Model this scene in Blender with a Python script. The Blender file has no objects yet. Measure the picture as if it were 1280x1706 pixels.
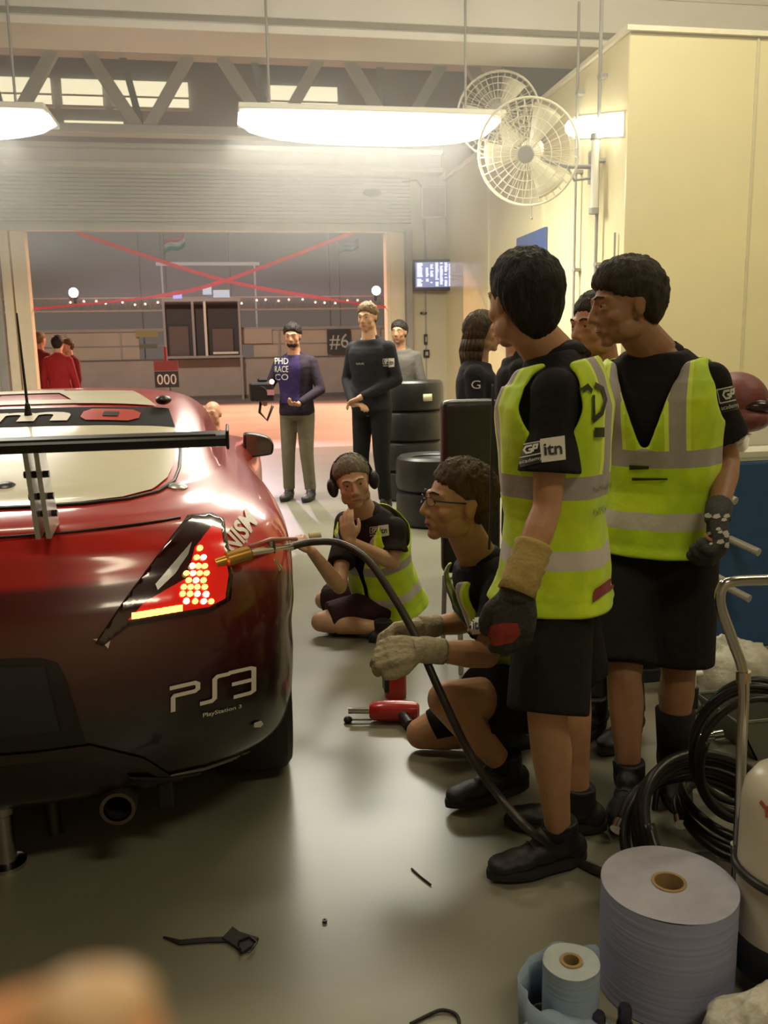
import bpy, bmesh, math, random
from mathutils import Vector, Matrix, noise
from mathutils.bvhtree import BVHTree
random.seed(7)
V = Vector
C = bpy.context.scene
COL = C.collection
PI = math.pi
# ---------------------------------------------------------------- camera
FPX, CH = 1450.0, 1.45
yaw, pitch, roll = [math.radians(a) for a in (9.8, 10.3, 1.1)]
fw = V((math.sin(yaw)*math.cos(pitch), math.cos(yaw)*math.cos(pitch), -math.sin(pitch)))
rt0 = V((math.cos(yaw), -math.sin(yaw), 0)); up0 = rt0.cross(fw)
rt = rt0*math.cos(roll)-up0*math.sin(roll); up = up0*math.cos(roll)+rt0*math.sin(roll)
CAM = V((0, 0, CH))
cd = bpy.data.cameras.new('camera'); cam = bpy.data.objects.new('camera', cd); COL.objects.link(cam)
cd.sensor_fit = 'VERTICAL'; cd.sensor_height = 36; cd.lens = FPX/1706*36
M3 = Matrix((rt, up, -fw)).transposed()
cam.matrix_world = Matrix.Translation(CAM) @ M3.to_4x4()
cd.clip_start = 0.01; cd.clip_end = 400
cd.dof.use_dof = True; cd.dof.focus_distance = 3.2; cd.dof.aperture_fstop = 8
C.camera = cam
C.view_settings.view_transform = 'Standard'; C.view_settings.look = 'None'
C.view_settings.exposure = 0.0; C.view_settings.gamma = 1.0; C.view_settings.use_curve_mapping = False
# ---------------------------------------------------------------- night sky over the circuit
W = bpy.data.worlds.new('night_sky'); C.world = W; W.use_nodes = True
bg = W.node_tree.nodes['Background']; bg.inputs[0].default_value = (0.17, 0.135, 0.108, 1); bg.inputs[1].default_value = 0.8

def ray(px, py): return fw*FPX + rt*(px-640) - up*(py-853)
def P(px, py, Y):                 # the point of the place at depth Y that shows at this pixel
    d = ray(px, py); return CAM + d*(Y/d.y)
def Fl(px, py, z=0.0):
    d = ray(px, py); return CAM + d*((z-CH)/d.z)
def PX(px, py, X):
    d = ray(px, py); return CAM + d*(X/d.x)

# ---------------------------------------------------------------- big area lights (hall lighting above, plus an added beam fill)
def area(name, loc, size, power, col, rot=(0, 0, 0), sy=None, spread=180):
    l = bpy.data.lights.new(name, 'AREA'); l.energy = power; l.size = size; l.color = col
    if sy: l.shape = 'RECTANGLE'; l.size_y = sy
    l.spread = math.radians(spread)
    o = bpy.data.objects.new(name, l); o.location = loc; o.rotation_euler = rot; COL.objects.link(o); return o
AREAS = [
 ('hall_light', (-1.2, 3.4, 5.2), 1.2, 60, (1, .88, .62), (0, 0, 0), 0.4),
 ('hall_light', (2.2, 5.6, 5.2), 2.4, 110, (1, .90, .62), (0, 0, 0), 0.5),
 ('hall_light', (1.6, -1.6, 5.2), 2.0, 75, (1, .86, .60), (0, 0, 0), 0.5),
 ('hall_light', (4.6, 2.4, 5.0), 1.6, 45, (1, .88, .60), (0, 0, 0), 0.5),
 ('beam_fill', (0, 4.5, 4.2), 3.0, 60, (1, .93, .82), (math.radians(118), 0, 0), 0.6),  # added fill aimed up to brighten the cross beam, no lamp hangs here
 ('wall_wash', (4.9, 4.6, 5.6), 2.0, 60, (1, .92, .66), (math.radians(50), 0, 0), 0.5),
 ('luminaire_light', (1.2, 8.45, 3.36), 2.2, 190, (1, .95, .80), (0, 0, 0), 0.5),
 ('luminaire_light', (-2.9, 8.45, 3.32), 2.4, 120, (1, .95, .80), (0, 0, 0), 0.5),
]
for a in AREAS: area(*a)
def spot(name, loc, tgt, power, col, ang=70, r=.15, blend=.5):
    l = bpy.data.lights.new(name, 'SPOT'); l.energy = power; l.color = col; l.spot_size = math.radians(ang)
    l.shadow_soft_size = r; l.spot_blend = blend
    o = bpy.data.objects.new(name, l); o.location = loc
    o.rotation_euler = (V(tgt)-V(loc)).to_track_quat('-Z', 'Y').to_euler(); COL.objects.link(o); return o
spot('pit_flood_light', (-7.0, 24.0, 7.5), (-.5, 21, 0), 14500, (1, .53, .32), 80)
spot('pit_flood_light', (6.5, 24.0, 7.5), (1.0, 21, 0), 14500, (1, .53, .32), 80)
spot('pit_lane_light', (-2, 14.6, 9), (-1, 31, 1.6), 4200, (1, .84, .70), 60)
spot('apron_light', (0, 21.5, 6.5), (0.3, 10.6, 0), 4200, (.92, .66, .82), 34)

# ---------------------------------------------------------------- materials
MATS = {}
def nn(nt, t, **k):
    n = nt.nodes.new(t)
    for a, b in k.items(): setattr(n, a, b)
    return n
def mat(name, col, rough=.5, metal=0, emit=None, es=0, var=.06, vs=14, bump=0, bs=60, coat=0, spec=None, sub=0, alpha=None, stretch=None, trans=0):
    if name in MATS: return MATS[name]
    m = bpy.data.materials.new(name); m.use_nodes = True; nt = m.node_tree; b = nt.nodes['Principled BSDF']
    c4 = (*col, 1)
    b.inputs['Base Color'].default_value = c4; b.inputs['Roughness'].default_value = rough; b.inputs['Metallic'].default_value = metal
    tc = nn(nt, 'ShaderNodeTexCoord'); src = tc.outputs['Object']
    if stretch:
        mp = nn(nt, 'ShaderNodeMapping'); mp.inputs['Scale'].default_value = stretch; nt.links.new(src, mp.inputs[0]); src = mp.outputs[0]
    if var:
        nz = nn(nt, 'ShaderNodeTexNoise'); nz.inputs['Scale'].default_value = vs; nz.inputs['Detail'].default_value = 4
        nt.links.new(src, nz.inputs['Vector'])
        r = nn(nt, 'ShaderNodeValToRGB')
        r.color_ramp.elements[0].position = .3; r.color_ramp.elements[1].position = .7
        r.color_ramp.elements[0].color = (*[max(0, c*(1-var)) for c in col], 1); r.color_ramp.elements[1].color = (*[min(1, c*(1+var)) for c in col], 1)
        nt.links.new(nz.outputs['Fac'], r.inputs[0]); nt.links.new(r.outputs[0], b.inputs['Base Color'])
    if bump:
        n2 = nn(nt, 'ShaderNodeTexNoise'); n2.inputs['Scale'].default_value = bs; n2.inputs['Detail'].default_value = 3
        nt.links.new(src, n2.inputs['Vector'])
        bp = nn(nt, 'ShaderNodeBump'); bp.inputs['Strength'].default_value = bump; bp.inputs['Distance'].default_value = .02
        nt.links.new(n2.outputs['Fac'], bp.inputs['Height']); nt.links.new(bp.outputs[0], b.inputs['Normal'])
    if coat: b.inputs['Coat Weight'].default_value = coat; b.inputs['Coat Roughness'].default_value = .08
    if spec is not None: b.inputs['Specular IOR Level'].default_value = spec
    if sub: b.inputs['Subsurface Weight'].default_value = sub; b.inputs['Subsurface Radius'].default_value = (.02, .007, .004); b.inputs['Subsurface Scale'].default_value = .5
    if trans: b.inputs['Transmission Weight'].default_value = trans
    if emit: b.inputs['Emission Color'].default_value = (*emit, 1); b.inputs['Emission Strength'].default_value = es
    if alpha is not None: b.inputs['Alpha'].default_value = alpha
    MATS[name] = m; return m

# ---------------------------------------------------------------- geometry collector
class G:
    def __init__(s): s.v = []; s.f = []; s.mi = []; s.cur = 0
    def add(s, vs, fs):
        n = len(s.v); s.v += [V(p) for p in vs]; s.f += [tuple(i+n for i in f) for f in fs]; s.mi += [s.cur]*len(fs); return s
    def box(s, lo, hi, R=None, c=None):
        x0, y0, z0 = lo; x1, y1, z1 = hi
        vs = [V(p) for p in ((x0,y0,z0),(x1,y0,z0),(x1,y1,z0),(x0,y1,z0),(x0,y0,z1),(x1,y0,z1),(x1,y1,z1),(x0,y1,z1))]
        if R is not None:
            c = V(c) if c is not None else V((0,0,0)); vs = [R @ p + c for p in vs]
        return s.add(vs, [(0,3,2,1),(4,5,6,7),(0,1,5,4),(1,2,6,5),(2,3,7,6),(3,0,4,7)])
    def frame(s, d, ref=None):
        d = d.normalized(); ref = ref or V((0,0,1))
        if abs(d.dot(ref)) > .95: ref = V((1,0,0))
        a = d.cross(ref).normalized(); return a, a.cross(d).normalized()
    def tube(s, pts, r, n=12, cap=True, closed=False):
        pts = [V(p) for p in pts]; m = len(pts); rr = r if isinstance(r, (list, tuple)) else [r]*m
        vs = []; prev = None
        for i, p in enumerate(pts):
            if closed: d = pts[(i+1) % m]-pts[i-1]
            else: d = pts[min(i+1, m-1)]-pts[max(i-1, 0)]
            d.normalize()
            if prev is None: a, b = s.frame(d)
            else:
                a = (prev - d*prev.dot(d)).normalized(); b = a.cross(d).normalized()
            prev = a
            for k in range(n):
                t = 2*PI*k/n; vs.append(p+(a*math.cos(t)+b*math.sin(t))*rr[i])
        fs = []
        for i in range(m if closed else m-1):
            j = (i+1) % m
            for k in range(n): fs.append((i*n+k, i*n+(k+1) % n, j*n+(k+1) % n, j*n+k))
        if cap and not closed: fs += [tuple(range(n-1, -1, -1)), tuple((m-1)*n+k for k in range(n))]
        return s.add(vs, fs)
    def cyl(s, a, b, r0, r1=None, n=20): return s.tube([a, b], [r0, r0 if r1 is None else r1], n)
    def ell(s, c, rad, R=None, nu=16, nv=10):
        c = V(c); vs = []; fs = []
        for j in range(nv+1):
            ph = PI*j/nv
            for i in range(nu):
                th = 2*PI*i/nu
                p = V((rad[0]*math.sin(ph)*math.cos(th), rad[1]*math.sin(ph)*math.sin(th), rad[2]*math.cos(ph)))
                if R is not None: p = R @ p
                vs.append(c+p)
        for j in range(nv):
            for i in range(nu):
                a, b = j*nu+i, j*nu+(i+1) % nu
                fs.append((a, a+nu, b+nu, b))
        return s.add(vs, fs)
    def limb(s, pts, rads, n=14):      # tapered capsules
        pts = [V(p) for p in pts]
        for i, p in enumerate(pts):
            s.ell(p, (rads[i],)*3, nu=n, nv=8)
            if i: s.tube([pts[i-1], p], [rads[i-1], rads[i]], n)
        return s
    def lathe(s, c, prof, n=32, axis=V((0,0,1)), a0=0, a1=2*PI):
        c = V(c); a, b = s.frame(axis); ax = axis.normalized(); m = len(prof); vs = []; fs = []
        full = abs(a1-a0-2*PI) < 1e-6; nn_ = n if full else n+1
        for k in range(nn_):
            t = a0+(a1-a0)*k/n
            for r, h in prof: vs.append(c+ax*h+(a*math.cos(t)+b*math.sin(t))*r)
        for k in range(n):
            j = (k+1) % nn_
            for i in range(m-1): fs.append((k*m+i, k*m+i+1, j*m+i+1, j*m+i))
        return s.add(vs, fs)
    def prism(s, poly, d):             # polygon of points extruded by vector d
        d = V(d); n = len(poly); vs = [V(p) for p in poly]+[V(p)+d for p in poly]
        fs = [tuple(range(n-1, -1, -1)), tuple(range(n, 2*n))]+[(i, (i+1) % n, n+(i+1) % n, n+i) for i in range(n)]
        return s.add(vs, fs)
WV = {}   # world-space geometry by object
ORG = {}
def clean(me, weld=1e-5, normals=True):
    bm = bmesh.new(); bm.from_mesh(me); bmesh.ops.remove_doubles(bm, verts=bm.verts, dist=weld)
    bmesh.ops.dissolve_degenerate(bm, dist=1e-6, edges=bm.edges)
    if normals: bmesh.ops.recalc_face_normals(bm, faces=bm.faces)
    bm.to_mesh(me); bm.free()
def tag(o, label=None, cat=None, group=None, kind=None):
    if label: o['label'] = label
    if cat: o['category'] = cat
    if group: o['group'] = group
    if kind: o['kind'] = kind
    return o
def root(name, label, cat, loc, group=None):
    o = bpy.data.objects.new(name, None); COL.objects.link(o); o.location = loc; o.empty_display_size = .1
    ORG[o.name] = V(loc); return tag(o, label, cat, group)
def obj(name, g, m, parent=None, smooth=None, bevel=0, vox=0, sm=0, solid=0, sub=0, weld=1e-5, loc=None, label=None, split=None, deci=0, normals=True):
    me = bpy.data.meshes.new(name)
    org = ORG[parent.name] if parent else (V(loc) if loc is not None else V((0,0,0)))
    me.from_pydata([v-org for v in g.v], [], g.f)
    ms = m if isinstance(m, (list, tuple)) else [m]
    for k in ms: me.materials.append(k)
    if len(ms) > 1: me.polygons.foreach_set('material_index', g.mi)
    if vox == 0: clean(me, weld, normals)
    o = bpy.data.objects.new(name, me); COL.objects.link(o)
    if bevel: md = o.modifiers.new('b', 'BEVEL'); md.width = bevel; md.segments = 2; md.limit_method = 'ANGLE'
    if solid: md = o.modifiers.new('s', 'SOLIDIFY'); md.thickness = solid; md.offset = 0
    if vox: md = o.modifiers.new('r', 'REMESH'); md.mode = 'VOXEL'; md.voxel_size = vox; md.use_smooth_shade = True
    if sm: md = o.modifiers.new('m', 'SMOOTH'); md.factor = .6; md.iterations = sm
    if sub: md = o.modifiers.new('u', 'SUBSURF'); md.levels = sub; md.render_levels = sub
    if deci: md = o.modifiers.new('d', 'DECIMATE'); md.ratio = deci
    if o.modifiers:
        dg = bpy.context.evaluated_depsgraph_get(); nm = bpy.data.meshes.new_from_object(o.evaluated_get(dg))
        o.modifiers.clear(); o.data = nm; bpy.data.meshes.remove(me); me = nm; me.name = name
        if vox:
            me.materials.clear()
            for k in ms: me.materials.append(k)
    if smooth is None: smooth = bool(vox or sub)
    if smooth is True: me.polygons.foreach_set('use_smooth', [True]*len(me.polygons))
    elif smooth:
        try: me.shade_smooth(); me.set_sharp_from_angle(angle=math.radians(smooth))
        except Exception: pass
    if parent: o.parent = parent
    else: o.location = org
    ORG[o.name] = org
    if label: o['label'] = label
    return o
def struct(name, g, m, **k):
    o = obj(name, g, m, **k); o['kind'] = 'structure'; return o
def bvh(*os):
    vs = []; fs = []
    for o in os:
        n = len(vs); org = ORG[o.name]; vs += [v.co+org for v in o.data.vertices]; fs += [tuple(i+n for i in p.vertices) for p in o.data.polygons]
    return BVHTree.FromPolygons(vs, fs)
def text2d(s, size=1.0, ext=0, space=1.0, shear=0, bold=0):
    cu = bpy.data.curves.new('t', 'FONT'); cu.body = s; cu.size = size; cu.space_character = space; cu.shear = shear; cu.offset = bold; cu.resolution_u = 3
    o = bpy.data.objects.new('t', cu); COL.objects.link(o)
    dg = bpy.context.evaluated_depsgraph_get(); me = bpy.data.meshes.new_from_object(o.evaluated_get(dg))
    vs = [V((v.co.x, v.co.y)) for v in me.vertices]; fs = [tuple(p.vertices) for p in me.polygons]
    bpy.data.objects.remove(o); bpy.data.curves.remove(cu)
    x0 = min(v.x for v in vs); x1 = max(v.x for v in vs); y0 = min(v.y for v in vs); y1 = max(v.y for v in vs)
    return [((v.x-x0)/(x1-x0), (v.y-y0)/(y1-y0)) for v in vs], fs      # unit box
def poly2d(pts): return [tuple(p) for p in pts], [tuple(range(len(pts)))]
def stroke2d(lines, w):               # polylines -> flat ribbons
    vs = []; fs = []
    for L in lines:
        L = [V((p[0], p[1])) for p in L]; n = len(vs)
        for i, p in enumerate(L):
            a = (L[i]-L[i-1]).normalized() if i else (L[1]-L[0]).normalized()
            b = (L[i+1]-L[i]).normalized() if i < len(L)-1 else a
            t = (a+b).normalized(); nr = V((-t.y, t.x)); k = 1/max(.5, t.dot(a))
            vs += [tuple(p+nr*w/2*k), tuple(p-nr*w/2*k)]
        for i in range(len(L)-1): fs.append((n+2*i, n+2*i+1, n+2*i+3, n+2*i+2))
    return vs, fs
def dice(vs, fs, maxlen):
    bm = bmesh.new(); bv = [bm.verts.new((x, y, 0)) for x, y in vs]
    for f in fs:
        try: bm.faces.new([bv[i] for i in f])
        except Exception: pass
    bmesh.ops.triangulate(bm, faces=bm.faces)
    for _ in range(7):
        es = [e for e in bm.edges if e.calc_length() > maxlen]
        if not es: break
        bmesh.ops.subdivide_edges(bm, edges=es, cuts=1); bmesh.ops.triangulate(bm, faces=bm.faces)
    bm.verts.index_update()
    r = [tuple(v.co.xy) for v in bm.verts], [tuple(v.index for v in f.verts) for f in bm.faces]; bm.free(); return r
def largest(vs, fs):
    par = list(range(len(vs)))
    def fd(a):
        while par[a] != a: par[a] = par[par[a]]; a = par[a]
        return a
    for f in fs:
        for i in f[1:]: par[fd(i)] = fd(f[0])
    cnt = {}
    for f in fs: cnt[fd(f[0])] = cnt.get(fd(f[0]), 0)+1
    if not cnt: return fs
    b = max(cnt, key=cnt.get); return [f for f in fs if fd(f[0]) == b]
def decal(name, tree, shape, o, ux, uy, dr, m, parent, off=.003, maxlen=.02, back=.4, thick=0, label=None):
    # lays a flat shape (2D) on a surface along direction dr
    one = len(shape[1]) == 1; vs, fs = shape; L = max(V(ux).length, V(uy).length); vs, fs = dice(vs, fs, maxlen/L)
    o, ux, uy, dr = V(o), V(ux), V(uy), V(dr).normalized(); out = []; ok = []
    for x, y in vs:
        w = o+ux*x+uy*y; h, nrm, i, d = tree.ray_cast(w-dr*back, dr, back+.6)
        if h is None: out.append(w); ok.append(False)
        else:
            if nrm.dot(dr) > 0: nrm = -nrm
            out.append(h+nrm*off); ok.append(True)
    fs = [f for f in fs if all(ok[i] for i in f) and max((out[f[k]]-out[f[k-1]]).length for k in range(len(f))) < .25]
    g = G(); g.add(out, largest(out, fs) if one else fs)
    if not g.f: print('DECAL MISS', name); return None
    return obj(name, g, m, parent, smooth=True, solid=thick, label=label, normals=False)
def decal_px(name, tree, shape, quad, m, parent, off=.003, maxlen=.02, thick=0, label=None, lim=None):
    # quad: where the unit square's corners (bl, br, tr, tl) show in the photo; seen from the camera the shape lies on the surface
    one = len(shape[1]) == 1; vs, fs = shape; vs, fs = dice(vs, fs, maxlen); out = []; ok = []
    for x, y in vs:
        px, py = [((1-x)*(1-y)*quad[0][k]+x*(1-y)*quad[1][k]+x*y*quad[2][k]+(1-x)*y*quad[3][k]) for k in (0, 1)]
        d = ray(px, py).normalized(); h, nrm, i, dd = tree.ray_cast(CAM, d, 60)
        if h is None: out.append(CAM); ok.append(False)
        else:
            if nrm.dot(d) > 0: nrm = -nrm
            out.append(h+nrm*off); ok.append(True)
    fs = [f for f in fs if all(ok[i] for i in f) and max((out[f[k]]-out[f[k-1]]).length for k in range(len(f))) < .25]
    g = G(); g.add(out, largest(out, fs) if one else fs)
    if not g.f: print('DECAL MISS', name); return None
    return obj(name, g, m, parent, smooth=True, solid=thick, label=label, normals=False)
def pxpoly(pts):      # a polygon given in photo pixels -> (unit shape, quad)
    x0 = min(p[0] for p in pts); x1 = max(p[0] for p in pts); y0 = min(p[1] for p in pts); y1 = max(p[1] for p in pts)
    return poly2d([((p[0]-x0)/(x1-x0), (y1-p[1])/(y1-y0)) for p in pts]), [(x0, y1), (x1, y1), (x1, y0), (x0, y0)]
def spline(pts, n=8):
    pts = [V(p) for p in pts]; out = []
    for i in range(len(pts)-1):
        p0 = pts[max(i-1, 0)]; p1 = pts[i]; p2 = pts[i+1]; p3 = pts[min(i+2, len(pts)-1)]
        for k in range(n):
            t = k/n; out.append(.5*((2*p1)+(p2-p0)*t+(2*p0-5*p1+4*p2-p3)*t*t+(3*p1-p0-3*p2+p3)*t**3))
    return out+[pts[-1]]
def interp(x, xs, ys):
    if x <= xs[0]: return ys[0]
    for i in range(1, len(xs)):
        if x <= xs[i]:
            t = (x-xs[i-1])/(xs[i]-xs[i-1]); return ys[i-1]+(ys[i]-ys[i-1])*t
    return ys[-1]
def sstep(a, b, x):
    t = min(1, max(0, (x-a)/(b-a))); return t*t*(3-2*t)
# ================================================================ THE HALL
m_floor = mat('painted_floor', (.235, .225, .165), .31, var=.10, vs=1.6, spec=.6)
m_wall = mat('cream_panel', (.80, .72, .44), .22, var=.03, vs=2)
m_wallg = mat('greige_wall', (.58, .52, .38), .5, var=.04, vs=3)
m_beam = mat('pale_beam', (.80, .76, .68), .55, var=.05, vs=2)
m_steel = mat('pale_painted_steel', (.74, .71, .63), .5, var=.05, vs=4)
m_steeld = mat('grey_steel', (.33, .32, .30), .5, var=.06, vs=4)
m_roof = mat('dark_roof', (.34, .33, .32), .8, var=.08, vs=2)
m_seam = mat('panel_seam', (.66, .62, .42), .4)
m_shut = mat('shutter_grey', (.55, .54, .46), .45, metal=.1, var=.05, vs=3)
m_rubber = mat('black_rubber', (.012, .012, .012), .55, var=.2, vs=30)
m_chrome = mat('chrome', (.55, .53, .50), .16, metal=1, var=.03)
m_dark = mat('dark_plastic', (.02, .02, .022), .42, var=.1)
m_white = mat('white_enamel', (.75, .73, .62), .4, var=.03)
m_lamp = mat('lamp_diffuser', (1, 1, .95), .4, emit=(1, .97, .86), es=9, var=0)
m_lamp2 = mat('lit_window', (1, 1, .9), .4, emit=(1, .93, .62), es=1.15, var=0)
g = G(); g.box((-7, -4, -.12), (7, 13.9, 0)); struct('floor', g, m_floor)
g = G(); g.box((-40, 13.9, -.12), (40, 60, 0)); struct('floor_pit_lane', g, mat('pit_lane_asphalt', (.30, .22, .20), .5, var=.15, vs=.7))
g = G(); g.box((-7.2, -4.2, 6.4), (7.2, 15.9, 6.55)); struct('ceiling', g, m_roof)
g = G(); g.box((-7.2, -4.2, 0), (-7, 13.9, 6.4)); struct('wall_left', g, m_wallg)
g = G(); g.box((-7.2, -4.2, 0), (7.2, -4, 6.4)); struct('wall_back', g, m_wallg)
g = G(); g.box((7.0, -4.2, 0), (7.2, 7.3, 6.4)); struct('wall_side', g, m_wallg)
g = G(); g.box((3.4, 7.3, 0), (7.0, 13.9, 4.03)); struct('wall_right', g, m_wall, bevel=.012)
g = G(); g.box((4.55, 7.288, 0), (4.57, 7.3, 4.03)); g.box((3.385, 9.3, 0), (3.4, 9.315, 4.03)); g.box((3.385, 11.3, 0), (3.4, 11.315, 4.03)); struct('trim_1', g, m_seam)
g = G(); g.box((3.36, 7.26, 4.03), (7, 7.34, 4.07)); g.box((3.36, 7.34, 4.03), (3.44, 13.6, 4.07)); struct('trim_2', g, mat('edge_cap', (.85, .8, .62), .4))
# posts standing on top of the right block, up to the roof
g = G(); g.box((4.05, 8.9, 4.03), (4.2, 9.1, 6.4)); g.box((4.75, 8.9, 4.03), (4.9, 9.1, 6.4)); g.box((5.6, 8.9, 4.03), (5.7, 9.1, 6.4)); struct('trim_3', g, m_beam)
g = G(); g.box((3.5, 11, 4.03), (7.0, 11.1, 6.4)); struct('wall_upper', g, mat('upper_grey', (.42, .40, .36), .6))
# front wall with the doorway
g = G(); g.box((-7, 13.6, 0), (-3.25, 13.9, 6.4)); g.box((2.84, 13.6, 0), (3.4, 13.9, 4.4)); g.box((-3.25, 13.72, 3.34), (2.84, 13.9, 4.4)); struct('wall_front', g, m_wallg)
g = G()
prof = []
for k in range(14):
    z = 3.34+k*.054; prof += [(13.56, z), (13.535, z+.012), (13.535, z+.042), (13.56, z+.05)]
for i in range(len(prof)-1):
    (y0, z0), (y1, z1) = prof[i], prof[i+1]; g.add([(-3.25, y0, z0), (2.84, y0, z0), (2.84, y1, z1), (-3.25, y1, z1)], [(0, 1, 2, 3)])
g.box((-3.25, 13.57, 3.34), (2.84, 13.7, 4.1)); g.box((-3.25, 13.5, 3.27), (2.84, 13.66, 3.345))
o = struct('door_1', g, m_shut, normals=False)
g = G(); g.box((-3.6, 13.3, 4.09), (3.3, 13.6, 4.17)); g.box((-3.6, 13.3, 4.36), (3.3, 13.6, 4.42)); g.box((-3.6, 13.42, 4.17), (3.3, 13.48, 4.36)); struct('trim_4', g, m_steel, bevel=.01)
m_jamb = mat('pale_jamb', (.82, .70, .52), .4, var=.03)
g = G(); g.box((-3.12, 13.55, .72), (-3.0, 13.75, 3.27)); g.box((-2.98, 13.6, 0), (-2.78, 13.8, 3.27)); struct('trim_5', g, m_jamb)
g = G(); g.box((-3.14, 13.53, 0), (-2.99, 13.77, .72)); struct('trim_6', g, mat('red_post_base', (.35, .03, .03), .4))
g = G(); g.box((2.46, 13.6, 0), (2.74, 13.85, 3.27)); g.box((2.52, 13.57, 0), (2.55, 13.6, 3.27)); struct('trim_7', g, m_jamb)
g = G(); g.box((2.74, 13.45, 0), (2.84, 13.6, 3.3)); g.box((-3.25, 13.45, 0), (-3.14, 13.6, 3.3)); struct('trim_8', g, m_steeld, bevel=.01)
g = G(); g.box((3.06, 13.585, 0), (3.08, 13.6, 3.9)); struct('trim_9', g, m_steeld)
# canopy beyond the doorway with lit panels
g = G(); g.box((-9, 16.2, 4.3), (9, 16.4, 7.5)); g.box((-9, 13.9, 7.2), (9, 16.3, 7.4)); struct('wall_canopy', g, m_roof)
# big cross beam near the top
g = G(); g.box((-7, 8.75, 4.52), (7, 9.3, 5.5)); g.box((-7, 8.68, 4.36), (7, 9.35, 4.43)); g.box((-7, 8.9, 4.43), (7, 9.2, 4.52)); struct('trim_10', g, m_beam, bevel=.008)
g = G(); g.box((-7, 8.735, 4.84), (7, 8.75, 4.87)); struct('trim_11', g, m_steel)
# roof trusses
def bar(g, a, b, w, d):
    a = V(a); b = V(b); dd = (b-a).normalized(); s = V((0, 1, 0)); n = dd.cross(s).normalized()
    vs = [a+n*w/2-s*d/2, a-n*w/2-s*d/2, a-n*w/2+s*d/2, a+n*w/2+s*d/2]; vs += [v+(b-a) for v in vs]
    g.add(vs, [(0,1,2,3), (7,6,5,4), (0,4,5,1), (1,5,6,2), (2,6,7,3), (3,7,4,0)])
t = root('roof_truss', 'pale grey steel roof truss with V shaped diagonals above the shutter', 'truss', (0, 12.9, 4.42))
g = G(); g.box((-7, 12.75, 5.42), (7, 13.05, 5.62)); obj('top_chord', g, m_steel, t, bevel=.01)
g = G(); g.box((-7, 12.78, 4.42), (7, 13.02, 4.54)); obj('bottom_chord', g, m_steel, t, bevel=.01)
for k in range(-3, 4):
    x0 = -.98+k*1.75
    g = G(); bar(g, (x0-.06, 12.9, 4.5), (x0-.66, 12.9, 5.45), .16, .12); obj('diagonal', g, m_steel, t)
    g = G(); bar(g, (x0+.06, 12.9, 4.5), (x0+.66, 12.9, 5.45), .15, .12); obj('diagonal', g, m_steel, t)
    g = G(); bar(g, (x0-.02, 13.0, 4.5), (x0-.22, 13.0, 5.45), .09, .06); obj('strut', g, m_steeld, t)
t = root('roof_truss', 'darker steel roof truss high behind the right end of the lamps', 'truss', (0, 10.2, 5.3))
g = G(); g.box((-7, 11.1, 5.95), (7, 11.22, 6.05)); obj('top_chord', g, m_steeld, t)
g = G(); g.box((-7, 11.1, 4.95), (7, 11.22, 5.05)); obj('bottom_chord', g, m_steeld, t)
for k in range(-6, 9):
    g = G(); x0 = .1+k*.8; bar(g, (x0, 11.16, 5), (x0+.4, 11.16, 6), .06, .05); bar(g, (x0+.8, 11.16, 5), (x0+.4, 11.16, 6), .06, .05); obj('diagonal', g, m_steeld, t)
wins = [(-3.9, -2.68, 'leftmost'), (-2.5, -1.86, 'narrow, between the first two diagonals,'), (-1.66, -.45, 'long yellowish, right of the main V'), (.9, 2.1, 'above the middle lamp')]
for x0, x1, w in wins:
    t = root('lit_panel', 'glowing roof panel %s behind the truss' % w, 'panel light', (x0, 16.15, 5.4), 'lit panels beyond the truss')
    g = G(); g.box((x0, 16.12, 5.62), (x1, 16.17, 6.03)); obj('glass', g, m_lamp2, t)
    g = G(); g.box((x0-.03, 16.1, 5.76), (x1+.03, 16.12, 5.79)); g.box((x0-.04, 16.1, 5.58), (x1+.04, 16.19, 5.62)); obj('glazing_bar', g, m_steel, t)
for x0, x1, w in [(-2.5, -1.55, 'left'), (-1.3, -1.1, 'short right')]:
    g = G(); g.box((x0, 16.12, 5.33), (x1, 16.17, 5.38)); g.box((x0, 16.12, 5.26), (x1, 16.17, 5.29)); tag(obj('light_strip', g, m_lamp2), '%s thin glowing double strip low behind the truss diagonals' % w, 'light strip', 'light strips beyond the truss')
# luminaires
def luminaire(cx, y, z, L, label, strength=None, h=.20):
    t = root('luminaire', label, 'ceiling light', (cx, y, z))
    g = G(); n = 24; vs = []
    prof = [(-.34, 0), (-.30, -.10), (-.15, -.17), (0, -.19), (.15, -.17), (.30, -.10), (.34, 0)]  # oversized lens profile, the lamp's bloom is built into the shape
    m = len(prof)
    for i in range(n+1):
        u = -1+2*i/n; k = (1-abs(u)**2.6)**.5*.88+.12 if abs(u) < 1 else .12
        for a, b in prof: vs.append((cx+u*L/2, y+a*(.5+.5*k), z+.02+b*k*h/.19))
    fs = [(i*m+j, (i+1)*m+j, (i+1)*m+j+1, i*m+j+1) for i in range(n) for j in range(m-1)]+[tuple(range(m)), tuple(n*m+j for j in range(m))]
    g.add(vs, fs); obj('diffuser', g, m_lamp, t, smooth=40)
    g = G(); g.box((cx-L/2, y-.36, z+.02), (cx+L/2, y+.36, z+.07)); obj('housing', g, m_white, t, bevel=.01)
    for s in (-.38, .38):
        g = G(); g.cyl((cx+s*L, y, z+.07), (cx+s*L, y, 6.4), .012, n=8); obj('hanger', g, m_steeld, t)
    return t
luminaire(1.42, 8.6, 3.58, 2.45, 'long blazing white luminaire hanging in the middle above the doorway', h=.20)
luminaire(-2.68, 8.6, 3.53, 2.5, 'long blazing white luminaire cut by the left edge of the photo', h=.19)
luminaire(1.75, 7.6, 4.35+.55, 1.2, 'short white luminaire high in front of the cross beam, out of view', h=.1) if 0 else None
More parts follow.
